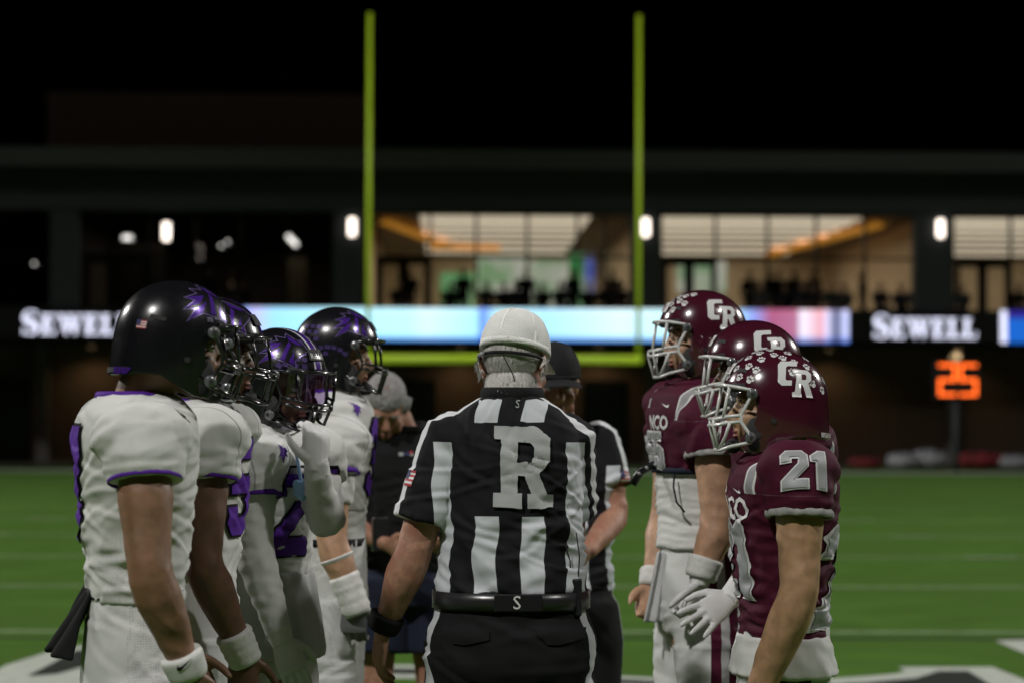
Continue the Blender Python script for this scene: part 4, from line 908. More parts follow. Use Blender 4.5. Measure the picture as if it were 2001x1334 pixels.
flag(lambda n, pl, m, off: hd(A.helm, n, [[(x, y) for x, y in pl]], sph(138, 4), m, step=0, off=off, o=(0,0,.018)), A.helm, .024, .02)
for j in range(5): hd(A.helm, 'nape_mark', [[(-.034+j*.0138,-.007),(-.0225+j*.0138,-.007),(-.0225+j*.0138,.008),(-.034+j*.0138,.008)]], sph(150, -4), 'purple_gloss', step=0, off=.0052, o=(0,0,-.074))   # too dark to read in the photo
for e in (52, 62, 72, 82): hd(A.helm, 'crown_stripe', [[(-.011,-.012),(.011,-.012),(.011,.012),(-.011,.012)]], sph(0, e), 'purple_gloss', step=0)
tw = MB(); V = []; nx, ny = 14, 18
for i in range(nx):
    for j in range(ny):
        u = i/(nx-1)-.5; v = j/(ny-1); p0 = lerp(A.L(190,1134,.0), A.L(138,1268,.0), v)
        V.append(p0 + Vector((u*(.14+.12*v), -.016*math.cos(u*13+v*3)*(.4+v) - .03*v, -.03*abs(u)*v)) + Vector((0,-.01,0)))
tw.add(V, [(i*ny+j,(i+1)*ny+j,(i+1)*ny+j+1,i*ny+j+1) for i in range(nx-1) for j in range(ny-1)])
obj('towel', evalmesh(tw.mesh(), [('SOLIDIFY', dict(thickness=.012)), ('SUBSURF', dict(levels=1))]), 'black_cloth', A.root, True)
obj('belt', evalmesh(MB().loft([(0, 0, z*A.k, .158*A.k*.9, .118*A.k*.9, 2.3) for z in (1.105, 1.125)], 36, False).mesh(), [('SOLIDIFY', dict(thickness=.004))]), 'black_trim', A.root, True)

# --- white player, number 5
def s_b(f):
    f.el[1] = f.L(396, 1100, -.27); f.wr[1] = f.L(470, 1268, -.22); f.armr[1] = 1.02; f.sh[1] = f.L(400, 862, -.2); f.hand[1].update(curl=35, dir=(0,.1,-1))
    f.bare = (-1, 1)
B = white_player('player in white number 5 with bare arm and taped wrist', 376, 6.28, -102, 416, 690, 'skin_b', 4, -4, s_b, hem=1.11, slv=.32, seed=5.)
cuffs(B, 'purple'); number(B, B.jersey, B.jt, '5', (-.0, .5, 1.345*B.k), (-1,0,0), (0,0,1), .25, 'purple', 'black_trim')
number(B, B.jersey, B.jt, '5', (0, -.5, 1.33*B.k), (1,0,0), (0,0,1), .27, 'purple', 'black_trim')
band(B, 1, .8, 1.16, 'tape_white', .042, 'wrist_tape', .03, 11)
panther(B.helm, 1); hd(B.helm, 'crown_stripe', [[(-.012,-.12),(.012,-.12),(.012,.12),(-.012,.12)]], sph(0, 60), 'purple_gloss')
obj('chin_strap_end', MB().tube([B.L(418,790,-.2), B.L(412,806,-.22), B.L(428,830,-.24), B.L(440,850,-.23)], .003, 8), 'black_trim', B.root, True)
obj('strap_buckle', remesh(MB().tube([B.L(430,838,-.235), B.L(445,858,-.225), B.L(462,866,-.21)], [.013,.018,.012], 10), .005, 1), 'black_trim', B.root, True)

# --- white player, number 2, hand at his face mask
def s_c(f):
    f.armin = .72
    f.sh[1] = f.L(490, 905, -.17); f.el[1] = f.L(498, 1085, -.22); f.wr[1] = f.L(548, 1245, -.27); f.hand[1].update(curl=16, dir=tuple(f.L(585,1335,-.27)-f.wr[1]), n=tuple(f.inv.to_3x3() @ Vector((-.3,1,0))), t=tuple(f.inv.to_3x3() @ Vector((1,0,0))))
    f.sh[-1] = f.L(612, 890, -.05); f.el[-1] = f.L(640, 1030, -.16); f.wr[-1] = f.L(618, 915, -.3); f.hand[-1].update(curl=34, dir=tuple(f.L(618,812,-.26)-f.wr[-1]), n=tuple(f.inv.to_3x3() @ Vector((-.5,1,0))), t=tuple(f.inv.to_3x3() @ Vector((-1,-.4,0))))
C = white_player('player in white number 2 with a visor, raising a gloved hand to his face mask', 512, 6.86, -128, 546, 741, 'skin_c', 6, -12, s_c, hem=1.13, slv=.36, seed=8.)
cuffs(C, 'purple', (1,))
me = remesh(jersey_shape(C, ((1.0,.15,.11),)+PAD[1:], 1.12, 1.5, .07, .06, False, .93), .008, 4); wrinkle(me, .004, (16,16,22), None, 3.); ush = obj('undershirt', me, 'cloth_white', C.root, True)
number(C, C.jersey, C.jt, '2', (.02, .5, 1.31*C.k), (-1,0,0), (0,0,1), .25, 'purple', 'black_trim')
chest_mark(C, (.13, .5, 1.47*C.k), (-1,0,0), (0,0,1), .026, 'purple')
me = remesh(MB().loft([(0, .0, z*C.k, a*C.k, b*C.k, 2.3) for z, a, b in ((.9,.196,.152),(.96,.194,.15),(1.05,.176,.132),(1.14,.162,.118))], 40), .009, 3); wrinkle(me, .006, (16,16,5), None, 2.); obj('shirt_tail', me, 'cloth_grey', C.root, True)
glove(C, 1, 'glove_white'); glove(C, -1, 'glove_white')
gb = C.root.children[-2]; gt = bvh(gb.data); hc = C.wr[1] + Vector(C.hand[1]['dir']).normalized()*.055; vd = (C.inv @ Vector((0,0,CAM_H)) - hc).normalized(); rt = Vector((0,0,1)).cross(vd).normalized(); upv = vd.cross(rt)
for j in range(3): decal('glove_bar', fill2d([[(-.018,.03-j*.02),(.02,.04-j*.02),(.02,.05-j*.02),(-.018,.04-j*.02)]], .008), gt, hc + vd*.15, rt, upv, 'gold', gb, .002)
panther(C.helm, 1); panther(C.helm, -1)
hd(C.helm, 'crown_stripe', [[(-.011,-.13),(.011,-.13),(.011,.13),(-.011,.13)]], sph(0, 55), 'purple_gloss', off=.0016); hd(C.helm, 'crown_stripe_edge', [[(-.017,-.13),(.017,-.13),(.017,.13),(-.017,.13)]], sph(0, 55), 'logo_white', off=.001)
stickers(C.helm, [(az, el, 0) for az in (24, 36) for el in (26, 34, 42, 50, 58)] + [(50,26,-8),(60,34,10),(48,36,10),(58,24,-30)], 'sticker_purple')
hd(C.helm, 'brow_lettering', None, sph(0, 6), 'logo_white', me=text2d('Riddell', .02, .01), off=.006, o=(0,0,.076))
V = []; n = 17
for j in range(5):
    for i in range(n): th = R(-62 + 124*i/(n-1)); z = .044 - j*.0205; V.append((.108*math.sin(th), .03 + .115*math.cos(th)**.8 + .008*j/4, z))
obj('visor', MB().add(V, [(j*n+i, j*n+i+1, (j+1)*n+i+1, (j+1)*n+i) for j in range(4) for i in range(n-1)]), 'visor', C.helm, True)
obj('mouthguard_strap', MB().tube([C.L(575,868,-.2), C.L(582,900,-.22), C.L(588,940,-.22), C.L(590,962,-.22)], [(.006,.004)]*4, 8), 'baby_blue', C.root, True)
mg = MB(); [mg.ell(C.L(590+dx,952+dy,-.23), (.014,.012,.016), 10, 8) for dx, dy in ((0,0),(-10,-6),(10,-6),(0,16),(6,6),(-8,8))]; obj('mouthguard', remesh(mg, .005, 1), 'baby_blue', C.root, True)

# --- farthest white player
def s_d(f):
    f.sh[1] = f.L(652, 868, -.2); f.el[1] = f.L(648, 1062, -.25); f.wr[1] = f.L(690, 1172, -.25); f.hand[1].update(curl=40, dir=tuple(f.L(692,1290,-.24)-f.wr[1]), n=tuple(f.inv.to_3x3() @ Vector((.2,1,0))), t=tuple(f.inv.to_3x3() @ Vector((1,0,0))))
    f.bare = (-1,)
D = white_player('player in white with white tape round his wrist above a dark glove', 644, 7.85, -94, 660, 688, 'skin_d', 0, -5, s_d, hem=1.2, slv=.28, vox=.008, seed=11.)
cuffs(D, 'purple'); number(D, D.jersey, D.jt, '3', (.0, .5, 1.36*D.k), (-1,0,0), (0,0,1), .25, 'purple', 'black_trim'); chest_mark(D, (.15, .5, 1.5*D.k), (-1,0,0), (0,0,1), .026)
me = remesh(MB().tube([lerp(D.sh[1], D.el[1], t) for t in (.3,.45,.6)], [.066*D.k,.064*D.k,.058*D.k], 18), .007, 2); wrinkle(me, .003, (20,20,30), None, 5.); obj('undersleeve', me, 'cloth_white', D.root, True)
me = remesh(MB().loft([(0,0,z*D.k,a*D.k,b*D.k,2.3) for z, a, b in ((1.1,.14,.104),(1.16,.145,.108),(1.24,.15,.111))], 36), .008, 2); wrinkle(me, .006, (4,4,60), None, 5.); obj('undershirt', me, 'cloth_white', D.root, True)
obj('belt', evalmesh(MB().loft([(0, 0, z*D.k, .159*D.k*.93, .119*D.k*.93, 2.3) for z in (1.095, 1.118)], 36, False).mesh(), [('SOLIDIFY', dict(thickness=.006))]), 'black_trim', D.root, True)
glove(D, 1, 'glove_grey'); band(D, 1, .55, 1.25, 'tape_white', .044, 'wrist_tape', .05, 12); band(D, 1, .22, .3, 'rubber_white', .05, 'arm_band')
panther(D.helm, 1); stickers(D.helm, [(az, el, r) for az, el, r in ((40,44,0),(48,42,0),(44,34,0),(53,31,0),(36,36,0),(120,34,8),(132,33,8),(144,31,8),(122,25,8),(134,24,8),(146,22,8),(120,16,8),(132,14,8),(100,6,0),(110,4,0),(102,-4,0),(90,6,-8),(80,3,-14),(72,-2,-22))], 'sticker_purple')

# --- maroon team
def maroon_player(label, px, d, rot, hx, hy, skin, yaw=0., pitch=0., setup=None, hem=1.06, slv=.5, vox=.0075, style=1, seed=1., pt=1.1):
    k = (CAM_H + (HOR-hy)*d/F_PX)/1.675
    f = Fig(label, px, d, rot, 1.8*k, 'players in maroon'); f.head = f.L(hx, hy) - Vector((0,0,.012)); f.look(yaw, pitch)
    for q in (-1, 1): f.sh[q] = Vector((q*.222*k, 0, 1.475*k))
    if setup: setup(f)
    build_body(f, skin, vox, f.bare)
    o, t, rest = finish_jersey(f, jersey_shape(f, PAD, hem, slv, .094, .086), vox, 'jersey_maroon', .006, seed=seed); f.jersey, f.jt = o, t
    ax = np.abs(rest[:,0]); hi = rest[:,2] > 1.44*k
    for nme, v in (('m1',.14),('m2',.146),('m3',.17),('m4',.176)): attr(o.data, nme, np.where(hi, ax - v*k, -1))
    collar_ring(f, 1.552, .098, .088, 'maroon', .006, .011, o)
    f.helm = helmet(f, f.head + Vector((0,0,.012)), 'helmet_maroon', 'mask_white', style)
    me = remesh(pants_shape(f, pt, .92), .009, 4); r = coords(me).copy(); wrinkle(me, .004, (12,12,16), lambda x, y, z: 1. if z < .85*k else .35, seed+4); creases(me, 30, .004, .6*k, 1.08*k, int(seed*7))
    f.pants = obj('pants', me, 'pants_maroon_stripe', f.root, True); ay = np.abs(r[:,1] + .005); side = np.abs(r[:,0]) > .11*k
    attr(me, 'm1', np.where(side, .046-ay, -1)); attr(me, 'm2', np.where(side, .014-ay, -1)); attr(me, 'm3', np.full(len(r), -1.)); attr(me, 'm4', np.full(len(r), -1.))
    dress_legs(f)
    for q in (-1, 1): cr_logo(f.helm, q)
    hd(f.helm, 'nape_lettering', None, sph(-158, -5), 'maroon_print', me=text2d('CO', .026, .01), off=.0055, o=(0,0,-.074)); hd(f.helm, 'brow_lettering', None, Vector((0,1,.1)), 'maroon_print', me=text2d('POE', .024, .01), off=.0068, o=(0,0,.078))
    return f
def front_print(f, txt, zc, hgt, word=.135, emb=.2):
    number(f, f.jersey, f.jt, txt, (0, .5, zc*f.k), (-1,0,0), (0,0,1), hgt, 'silver', 'white_print', .1, .006)
    if word: decal('chest_lettering', text2d('NCO', .42*hgt + .0 if hgt > .15 else .06, .012, .002), f.jt, (-.05, .5, (zc+word)*f.k), (-1,0,0), (0,0,1), 'white_print', f.jersey, .003)
    for x, pl, s in ((-.1, SWOOSH, .05), (.03, CR_C, .03), (.045, CR_R, .03)): decal('chest_emblem', fill2d([[((p-.5)*s if pl is not SWOOSH else -(p-.5)*s, (q-.5)*s*(.6 if pl is SWOOSH else 1)) for p, q in pl]], .01), f.jt, (x, .5, (zc+emb)*f.k), (-1,0,0), (0,0,1), 'white_print', f.jersey, .003)
def s_21(f):
    f.sh[-1] = f.L(1562, 925, -.22); f.el[-1] = f.L(1562, 1160, -.27); f.wr[-1] = f.L(1468, 1388, -.2); f.armr[-1] = 1.13; f.hand[-1].update(curl=30)
    f.bare = (-1, 1)
M1 = maroon_player('player in maroon number 21 with paw prints all over his helmet', 1530, 6.36, 90, 1509, 789, 'skin_e', 0, 0, s_21, hem=1.02, slv=.35, seed=3.)
cuffs(M1, 'elastic', (-1,1), .005, .011, .02)
front_print(M1, '21', 1.265, .2, .132, .19)
number(M1, M1.jersey, M1.jt, '21', (0, -.5, 1.22*M1.k), (1,0,0), (0,0,1), .27, 'silver', 'white_print', .1, .006)
number(M1, M1.jersey, M1.jt, '21', M1.sh[-1] + Vector((-.4,.0,.125)), (0,-1,0), Vector((.35,0,1)), .098, 'silver', 'white_print', .12, .004, 'sleeve_number')
me = remesh(MB().loft([(0,0,z*M1.k,a*M1.k,b*M1.k,2.3) for z, a, b in ((.955,.188,.146),(1.0,.18,.136),(1.06,.162,.12))], 40), .008, 2); wrinkle(me, .004, (14,14,20), None, 5.); obj('undershirt', me, 'cloth_white', M1.root, True)
decal('pants_mark', fill2d([[(-(x-.5)*.06, (y-.25)*.05) for x, y in SWOOSH]], .01), bvh(M1.pants.data), (-.1, .5, .93*M1.k), (-1,0,0), (0,0,1), 'black_trim', M1.pants, .003)
rnd = random.Random(4)
for az, el in ((-22,40),(-36,30),(-44,44),(-30,56),(-52,28),(-58,40),(-62,55),(-48,66),(-24,68),(-86,64),(-105,58),(-122,50),(-112,38),(-128,30),(-140,42),(-138,22),(-150,32),(-152,14),(-165,24),(-10,30),(-8,52),(-160,52),(-128,66),(-75,76),(175,40),(20,40),(30,58),(44,40),(60,56),(90,62),(120,50),(150,36),(140,58),(10,76),(-170,70)): paw(M1.helm, az, el, rnd.uniform(-30,30))
def s_m(f):
    f.sh[-1] = f.sh[-1] + Vector((.02,0,0)); f.el[-1] = f.L(1478, 1110, -.1); f.wr[-1] = f.L(1430, 1166, -.2); f.hand[-1].update(curl=10, spread=1.0, dir=tuple(f.L(1372,1205,-.26)-f.wr[-1]), n=tuple(f.inv.to_3x3() @ Vector((.2,1,-.2))), t=tuple(f.inv.to_3x3() @ Vector((-.4,0,1))))
    f.bare = (1,)
M2 = maroon_player('player in maroon half hidden between his two team mates, white glove spread open', 1532, 6.95, 88, 1470, 724, 'skin_b', 0, -4, s_m, seed=6.)
glove(M2, -1, 'glove_white'); cuffs(M2, 'elastic', (-1,1), .005, .01, .02)
def s_f(f):
    f.sh[-1] = f.L(1398, 835, -.2); f.el[-1] = f.L(1402, 1025, -.25); f.wr[-1] = f.L(1368, 1130, -.27); f.armr[-1] = 1.05; f.hand[-1].update(curl=58, dir=tuple(f.L(1340,1240,-.28)-f.wr[-1]), n=tuple(f.inv.to_3x3() @ Vector((-.9,.5,0))), t=tuple(f.inv.to_3x3() @ Vector((-.5,-1,0))))
    f.el[1] = f.L(1300, 1010, .3); f.wr[1] = f.L(1275, 1140, .2); f.hand[1].update(curl=50); f.bare = (1,)
M3 = maroon_player('tall player in maroon with a bunched white undershirt below his short jersey', 1372, 7.5, 102, 1370, 658, 'skin_d', -6, -2, s_f, hem=1.3, slv=.3, vox=.008, seed=9., pt=1.12)
cuffs(M3, 'elastic', (-1,1), .005, .01, .02); front_print(M3, '55', 1.36, .11, .075, .13)
me = remesh(MB().loft([(0,0,z*M3.k,a*M3.k,b*M3.k,2.3) for z, a, b in ((1.08,.16,.12),(1.14,.155,.116),(1.24,.162,.122),(1.33,.17,.126))], 40), .0075, 2); wrinkle(me, .005, (4,4,55), None, 5.); obj('undershirt', me, 'cloth_white', M3.root, True)
obj('jersey_hem', evalmesh(MB().loft([(0, 0, z*M3.k, .182*M3.k, .135*M3.k, 2.3) for z in (1.295, 1.312)], 36, False).mesh(), [('SOLIDIFY', dict(thickness=.006))]), 'navy', M3.root, True)
glove(M3, -1, 'glove_white'); band(M3, -1, .62, 1.0, 'tape_white', .044, 'wrist_tape', .02, 9); band(M3, 1, .8, 1.05, 'tape_white', .042, 'wrist_tape', .02, 7)
for az, el in ((-18,44),(-30,36),(-34,50),(-22,58),(-8,50),(-12,36),(-40,60),(-48,46),(4,42),(10,56),(-60,64),(18,36)): paw(M3.helm, az, el, rnd.uniform(-30,30))
st = MB().tube([M3.L(1296,906,-.02), M3.L(1275,908,-.04), M3.L(1252,920,-.05), M3.L(1236,946,-.05)], [(.004,.013)]*4, 8, up=(0,0,1)); so = obj('hanging_strap', st, 'leather_black', M3.root, True)
for x, y in ((1281,907),(1264,913),(1249,924)): c = M3.L(x, y, -.06); obj('strap_snap', MB().ell(c, (.006,.006,.006), 10, 8), 'galv', so, True)
obj('cord', MB().tube([M3.L(1318,925,-.17), M3.L(1316,950,-.19), M3.L(1322,980,-.2), M3.L(1338,1000,-.2)], .003, 8), 'black_trim', M3.root, True)
tv = MB(); V = []
for i in range(8):
    for j in range(14):
        u = i/7-.5; v = j/13; p = lerp(M3.L(1294,1075,-.05), M3.L(1276,1215,-.08), v); V.append(p + M3.inv.to_3x3() @ Vector((u*(.035+.03*v), .012*math.cos(u*12+v*2), 0)))
obj('towel', evalmesh(tv.add(V, [(i*14+j,(i+1)*14+j,(i+1)*14+j+1,i*14+j+1) for i in range(7) for j in range(13)]).mesh(), [('SOLIDIFY', dict(thickness=.01)), ('SUBSURF', dict(levels=1))]), 'cloth_grey', M3.root, True)

# --- officials
REF = ((.98,.192,.14),(1.05,.188,.138),(1.14,.178,.13),(1.26,.17,.122),(1.37,.172,.118),(1.43,.172,.11),(1.475,.158,.096),(1.51,.122,.082),(1.54,.08,.07))
def striped_shirt(f, table, hem, slv, vox, panel, r0=.072, r1=.07, seed=1.):
    o, t, rest = finish_jersey(f, jersey_shape(f, table, hem, slv, r0, r1, False), vox, 'shirt_stripe', .007, (7,7,15), 1.28, seed, 'shirt'); k = f.k; f.jersey, f.jt = o, t
    u = np.abs(rest[:,0] + .006*wave_noise(rest*np.array((3,4,9)), seed) + .005*wave_noise(rest*np.array((7,7,16)), seed+1)); z = rest[:,2]; y = rest[:,1]
    sx = .2*k; zs = 1.43*k
    attr(o.data, 'm1', np.minimum(u - .031, (panel[3] if len(panel) > 3 else zs + .06) - z)); attr(o.data, 'm2', u - .093)
    attr(o.data, 'm3', np.minimum(np.minimum(.12 - u, z - panel[0]), np.minimum(panel[1] - z, (-y) if panel[2] < 0 else y)))
    attr(o.data, 'm4', np.minimum(u - .152, zs - z)); attr(o.data, 'm5', u - .2)
    m6 = np.full(len(rest), -1.)
    for q in (-1, 1):
        s_, e_ = f.sh[q], f.el[q]; ax = (e_-s_).normalized(); out = Vector((q,0,.25)); out = (out - ax*out.dot(ax)).normalized(); fw = ax.cross(out)
        rel = rest - np.array(s_); a_ = rel @ np.array(ax); oo = rel @ np.array(out); ff = rel @ np.array(fw)
        on = (q*rest[:,0] > .12*k) & (oo > 0)
        m6 = np.where(on, np.maximum(m6, .012 - np.abs(ff - q*panel[2]*-.034)), m6)
        top = (q*rest[:,0] > .06*k) & (q*rest[:,0] <= .16*k) & (z > 1.42*k); m6 = np.where(top, np.maximum(m6, .012 - np.abs(y - panel[2]*.02)), m6)
    attr(o.data, 'm6', m6); return o
f = Fig('referee in striped shirt and white mesh cap with a letter R on his back', 1000, 6.36, -4, 1.962); RF = f; k = f.k
f.head = f.L(1007, 714, .06); f.look(-20, -8); f.hair = 'hair_grey'
f.sh[-1] = f.L(876, 856, .0); f.sh[1] = f.L(1110, 856, .02); f.el[-1] = f.L(806, 1085, -.04); f.wr[-1] = f.L(750, 1222, .0); f.hand[-1].update(curl=20, dir=tuple(f.L(735,1330,.03)-f.wr[-1]), n=tuple(f.inv.to_3x3() @ Vector((1,.25,0))), t=tuple(f.inv.to_3x3() @ Vector((.25,1,0))))
f.el[1] = f.L(1108, 1050, .14); f.wr[1] = f.L(1085, 1090, .38); f.hand[1].update(curl=45, n=(-1,0,0)); f.armr[-1] = .98
build_body(f, 'skin_old', .0052, (-1, 1))
striped_shirt(f, REF, 1.065, .72, .006, (f.L(1000,1004).z, f.L(1000,824).z, -1, f.L(1000,780).z), .07, .074, seed=4.)
collar_ring(f, 1.545, .073, .078, 'black_cloth', .007, .02, f.jersey, .015)
cR = f.L(1026, 910); decal('back_letter', fill2d([[((x-.5)*.152, (y-.5)*.215) for x, y in R_OUT], [((x-.5)*.152, (y-.5)*.215) for x, y in R_IN]], .008), f.jt, (cR.x, -.5, cR.z), (1,0,0), (0,0,1), 'letter_grey', f.jersey, .009)
cS = f.L(1014, 790); decal('collar_mark', text2d('S', .03, .01), f.jt, (cS.x, -.5, cS.z), (1,0,0), (0,0,1), 'letter_grey', f.jersey, .004)
cF = lerp(f.sh[-1], f.el[-1], .36); fo = Vector((-.8,-.6,.1)).normalized(); frt = Vector((0,0,1)).cross(fo).normalized(); fup = fo.cross(frt)
axu = (f.sh[-1]-f.el[-1]).normalized(); fup = (axu - fo*axu.dot(fo)).normalized(); frt = fup.cross(fo)
flag(lambda n, pl, m, off: decal(n, fill2d([pl], .008), f.jt, cF + fo*.3, frt, fup, m, f.jersey, off+.001), f.jersey, .036, .042)
me = remesh(pants_shape(f, 1.07, 1.16, 1.25, .08, 1.12), .009, 4); r = coords(me).copy(); wrinkle(me, .004, (10,10,12), None, 6.); creases(me, 40, .006, .6*k, 1.05*k, 5); ro = obj('trousers', me, 'trousers_black', f.root, True)
attr(me, 'm1', np.where((np.abs(r[:,0]) > .12*k) & (r[:,2] < 1.03*k), .02 - np.abs(r[:,1] + .06), -1)); dress_legs(f, 'shoe_black', None)
def belt_loop(z0, z1, a, b, m, name, tk=.005): return obj(name, evalmesh(MB().loft([(0, 0, z, a, b, 2.3) for z in (z0, (z0+z1)/2, z1)], 48, False).mesh(), [('SOLIDIFY', dict(thickness=tk, offset=1))]), m, f.root, True)
zb1, zb0 = f.L(1000,1150).z, f.L(1000,1184).z
bl = belt_loop(zb0, zb1, .158*k*1.16+.006, .118*k*1.16+.012, 'belt_sheen', 'belt'); bt_ = bvh(bl.data)
decal('belt_patch', fill2d([[(-.062,-.024),(.062,-.024),(.062,.024),(-.062,.024)]], .01), bt_, (f.L(1018,1167).x, -.6, (zb0+zb1)/2), (1,0,0), (0,0,1), 'black_cloth', bl, .003)
decal('belt_letter', text2d('S', .05, .006), bt_, (f.L(1016,1166).x, -.6, (zb0+zb1)/2), (1,0,0), (0,0,1), 'white_print', bl, .005)
pt_ = bvh(me); pk = f.L(915,1228)
for (cx_, sgn) in ((915,1),(1095,1)):
    c_ = f.L(cx_, 1228); fl = decal('pocket_flap', fill2d([[(-.068,.02),(.068,.014),(.066,-.012),(.0,-.026),(-.03,-.024)]], .012), pt_, (c_.x, -.6, c_.z), (1,0,0), (0,0,1), 'black_cloth', ro, .005)
rp = f.L(1121,1165,-.1); pb = empty('radio_pack') if False else None
rk = obj('radio_pack', remesh(MB().box((rp.x-.022, rp.y-.02, rp.z-.05), (rp.x+.022, rp.y+.03, rp.z+.048)), .004, 3), 'leather_black', f.root, True)
obj('clip', MB().box((rp.x+.008, rp.y-.026, rp.z-.045),(rp.x+.02, rp.y-.021, rp.z+.03)), 'black_trim', rk)
for dx, px_, py_ in ((-.008,1104,1060),(.012,1126,1040)): obj('antenna', MB().tube([rp + Vector((dx,0,.046)), lerp(rp + Vector((dx,0,.046)), f.L(px_,py_,-.12), .5) + Vector((.006,0,0)), f.L(px_,py_,-.12)], .0016, 6), 'black_trim', rk, True)
band(f, -1, .84, 1.06, 'black_cloth', .043, 'wristband', .01)
hair(f, 7000, 'hair_grey', lambda d: d.z < .42 and d.z > -.62 and d.y < .25 - .2*abs(d.z) and not (abs(d.x) > .86 and d.y > -.2), .024, stiff=.2)
cp = cap(f, 'cap_white', 'cap_mesh', True, 1.0, -6)
st = MB(); n = 28; c0 = f.head + f.hrot @ Vector((0,-.008,.018)); st.tube([c0 + f.hrot @ Vector((.0905*math.cos(t), .110*math.sin(t), -.004*math.sin(t)-.004)) for t in [R(165 + 210*i/(n-1)) for i in range(n)]], [(.002,.0045)]*n, 8, up=(0,0,1)); sp_ = obj('headset_band', st, 'black_trim', f.root, True)
obj('band_pad', MB().tube([c0 + f.hrot @ Vector((.0945*math.cos(t), .114*math.sin(t), -.002)) for t in [R(178 + 62*i/9) for i in range(10)]], [(.004,.006)]*10, 8, up=(0,0,1)), 'strap_grey', sp_, True)
obj('wire', MB().tube([c0 + f.hrot @ Vector((.012,-.114,-.006)), f.L(1002,730,-.06), f.L(1006,748,-.05), f.L(1004,764,-.04)], .0014, 6), 'black_trim', f.root, True)

f = Fig('official in striped shirt and black cap facing the referee', 1100, 8.35, 176, 1.83); O2 = f; k = f.k
f.head = f.L(1082, 752, -.06); f.look(14, -10); f.sh[-1] = f.L(1172, 862, .0); f.el[-1] = f.L(1206, 1008, -.06); f.wr[-1] = f.L(1146, 1078, -.3); f.hand[-1].update(curl=50)
f.el[1] = f.L(1020, 1010, -.06); f.wr[1] = f.L(1075, 1080, -.3); f.hand[1].update(curl=50); build_body(f, 'skin_old', .008, (-1, 1))
striped_shirt(f, PLAIN, 1.0, .62, .008, (9, 9.1, 1), .076, .078, seed=7.); collar_ring(f, 1.54, .075, .076, 'black_cloth', .008, .022, f.jersey, .01)
cF = lerp(f.sh[-1], f.el[-1], .5); fo = Vector((-.75,.65,.1)).normalized(); axu = (f.sh[-1]-f.el[-1]).normalized(); fup = (axu - fo*axu.dot(fo)).normalized(); frt = fup.cross(fo)
flag(lambda n, pl, m, off: decal(n, fill2d([pl], .01), f.jt, cF + fo*.3, frt, fup, m, f.jersey, off+.001), f.jersey, .045, .04)
me = remesh(pants_shape(f, 1.03, 1.08, 1.25, .08, 1.1), .011, 4); r = coords(me).copy(); ro2 = obj('trousers', me, 'trousers_black', f.root, True)
attr(me, 'm1', np.where((np.abs(r[:,0]) > .12*k) & (r[:,2] < 1.03*k), .016 - np.abs(r[:,1]), -1)); dress_legs(f, 'shoe_black', None); cap(f, 'cap_black', 'cap_black', True, 1.0, 0)

f = Fig('grey-haired man in black polo shirt and dark shorts with his head bowed', 790, 9.3, 196, 1.86); GM = f; k = f.k; f.hair = 'hair_salt'
f.head = f.L(753, 792, -.1); f.look(-10, -40); f.el[-1] = Vector((-.3,.02,1.2*k)); f.wr[-1] = Vector((-.12,.26,1.12*k)); f.el[1] = Vector((.3,.02,1.2*k)); f.wr[1] = Vector((.14,.27,1.1*k))
for q in (-1, 1): f.hand[q].update(curl=50, n=(-q,.3,0))
build_body(f, 'skin_old', .009, (-1, 1))
o, t, rest = finish_jersey(f, jersey_shape(f, PLAIN, .93, .62, .082, .085, False, 1.02), .009, 'black_cloth', .005, (8,8,12), 1.3, 4., 'polo_shirt'); f.jersey, f.jt = o, t
collar_ring(f, 1.53, .08, .08, 'black_cloth', .008, .02, o)
lc = f.L(782, 885)
for x0_, x1_, y0_, y1_, m_ in ((-.04,-.022,-.007,.006,'letter_grey'), (-.02,.002,-.005,.006,'flag_blue'), (.004,.016,.002,.01,'flag_red'), (.004,.038,-.006,.0,'letter_grey')):
    decal('chest_mark', fill2d([[(x0_,y0_),(x1_,y0_),(x1_,y1_),(x0_,y1_)]], .01), t, (lc.x, .6, lc.z), (-1,0,0), (0,0,1), m_, o, .003)
obj('shorts', remesh(pants_shape(f, 1.0, 1.1, 1., .7, 1.12), .012, 3), 'navy', f.root, True); dress_legs(f)
rd = f.L(742, 1040, -.3); ra = obj('handheld_radio', remesh(MB().box((rd.x-.03,rd.y-.02,rd.z-.07),(rd.x+.03,rd.y+.02,rd.z+.06)), .006, 2), 'leather_black', f.root, True); obj('antenna', MB().tube([rd+Vector((.015,0,.06)), rd+Vector((.016,0,.16))], .006, 8), 'black_trim', ra)
hair(f, 6000, 'hair_salt', lambda d: d.z > -.15 and not (d.y > .45 and d.z < .62), .022, stiff=.16, wide=.0014)

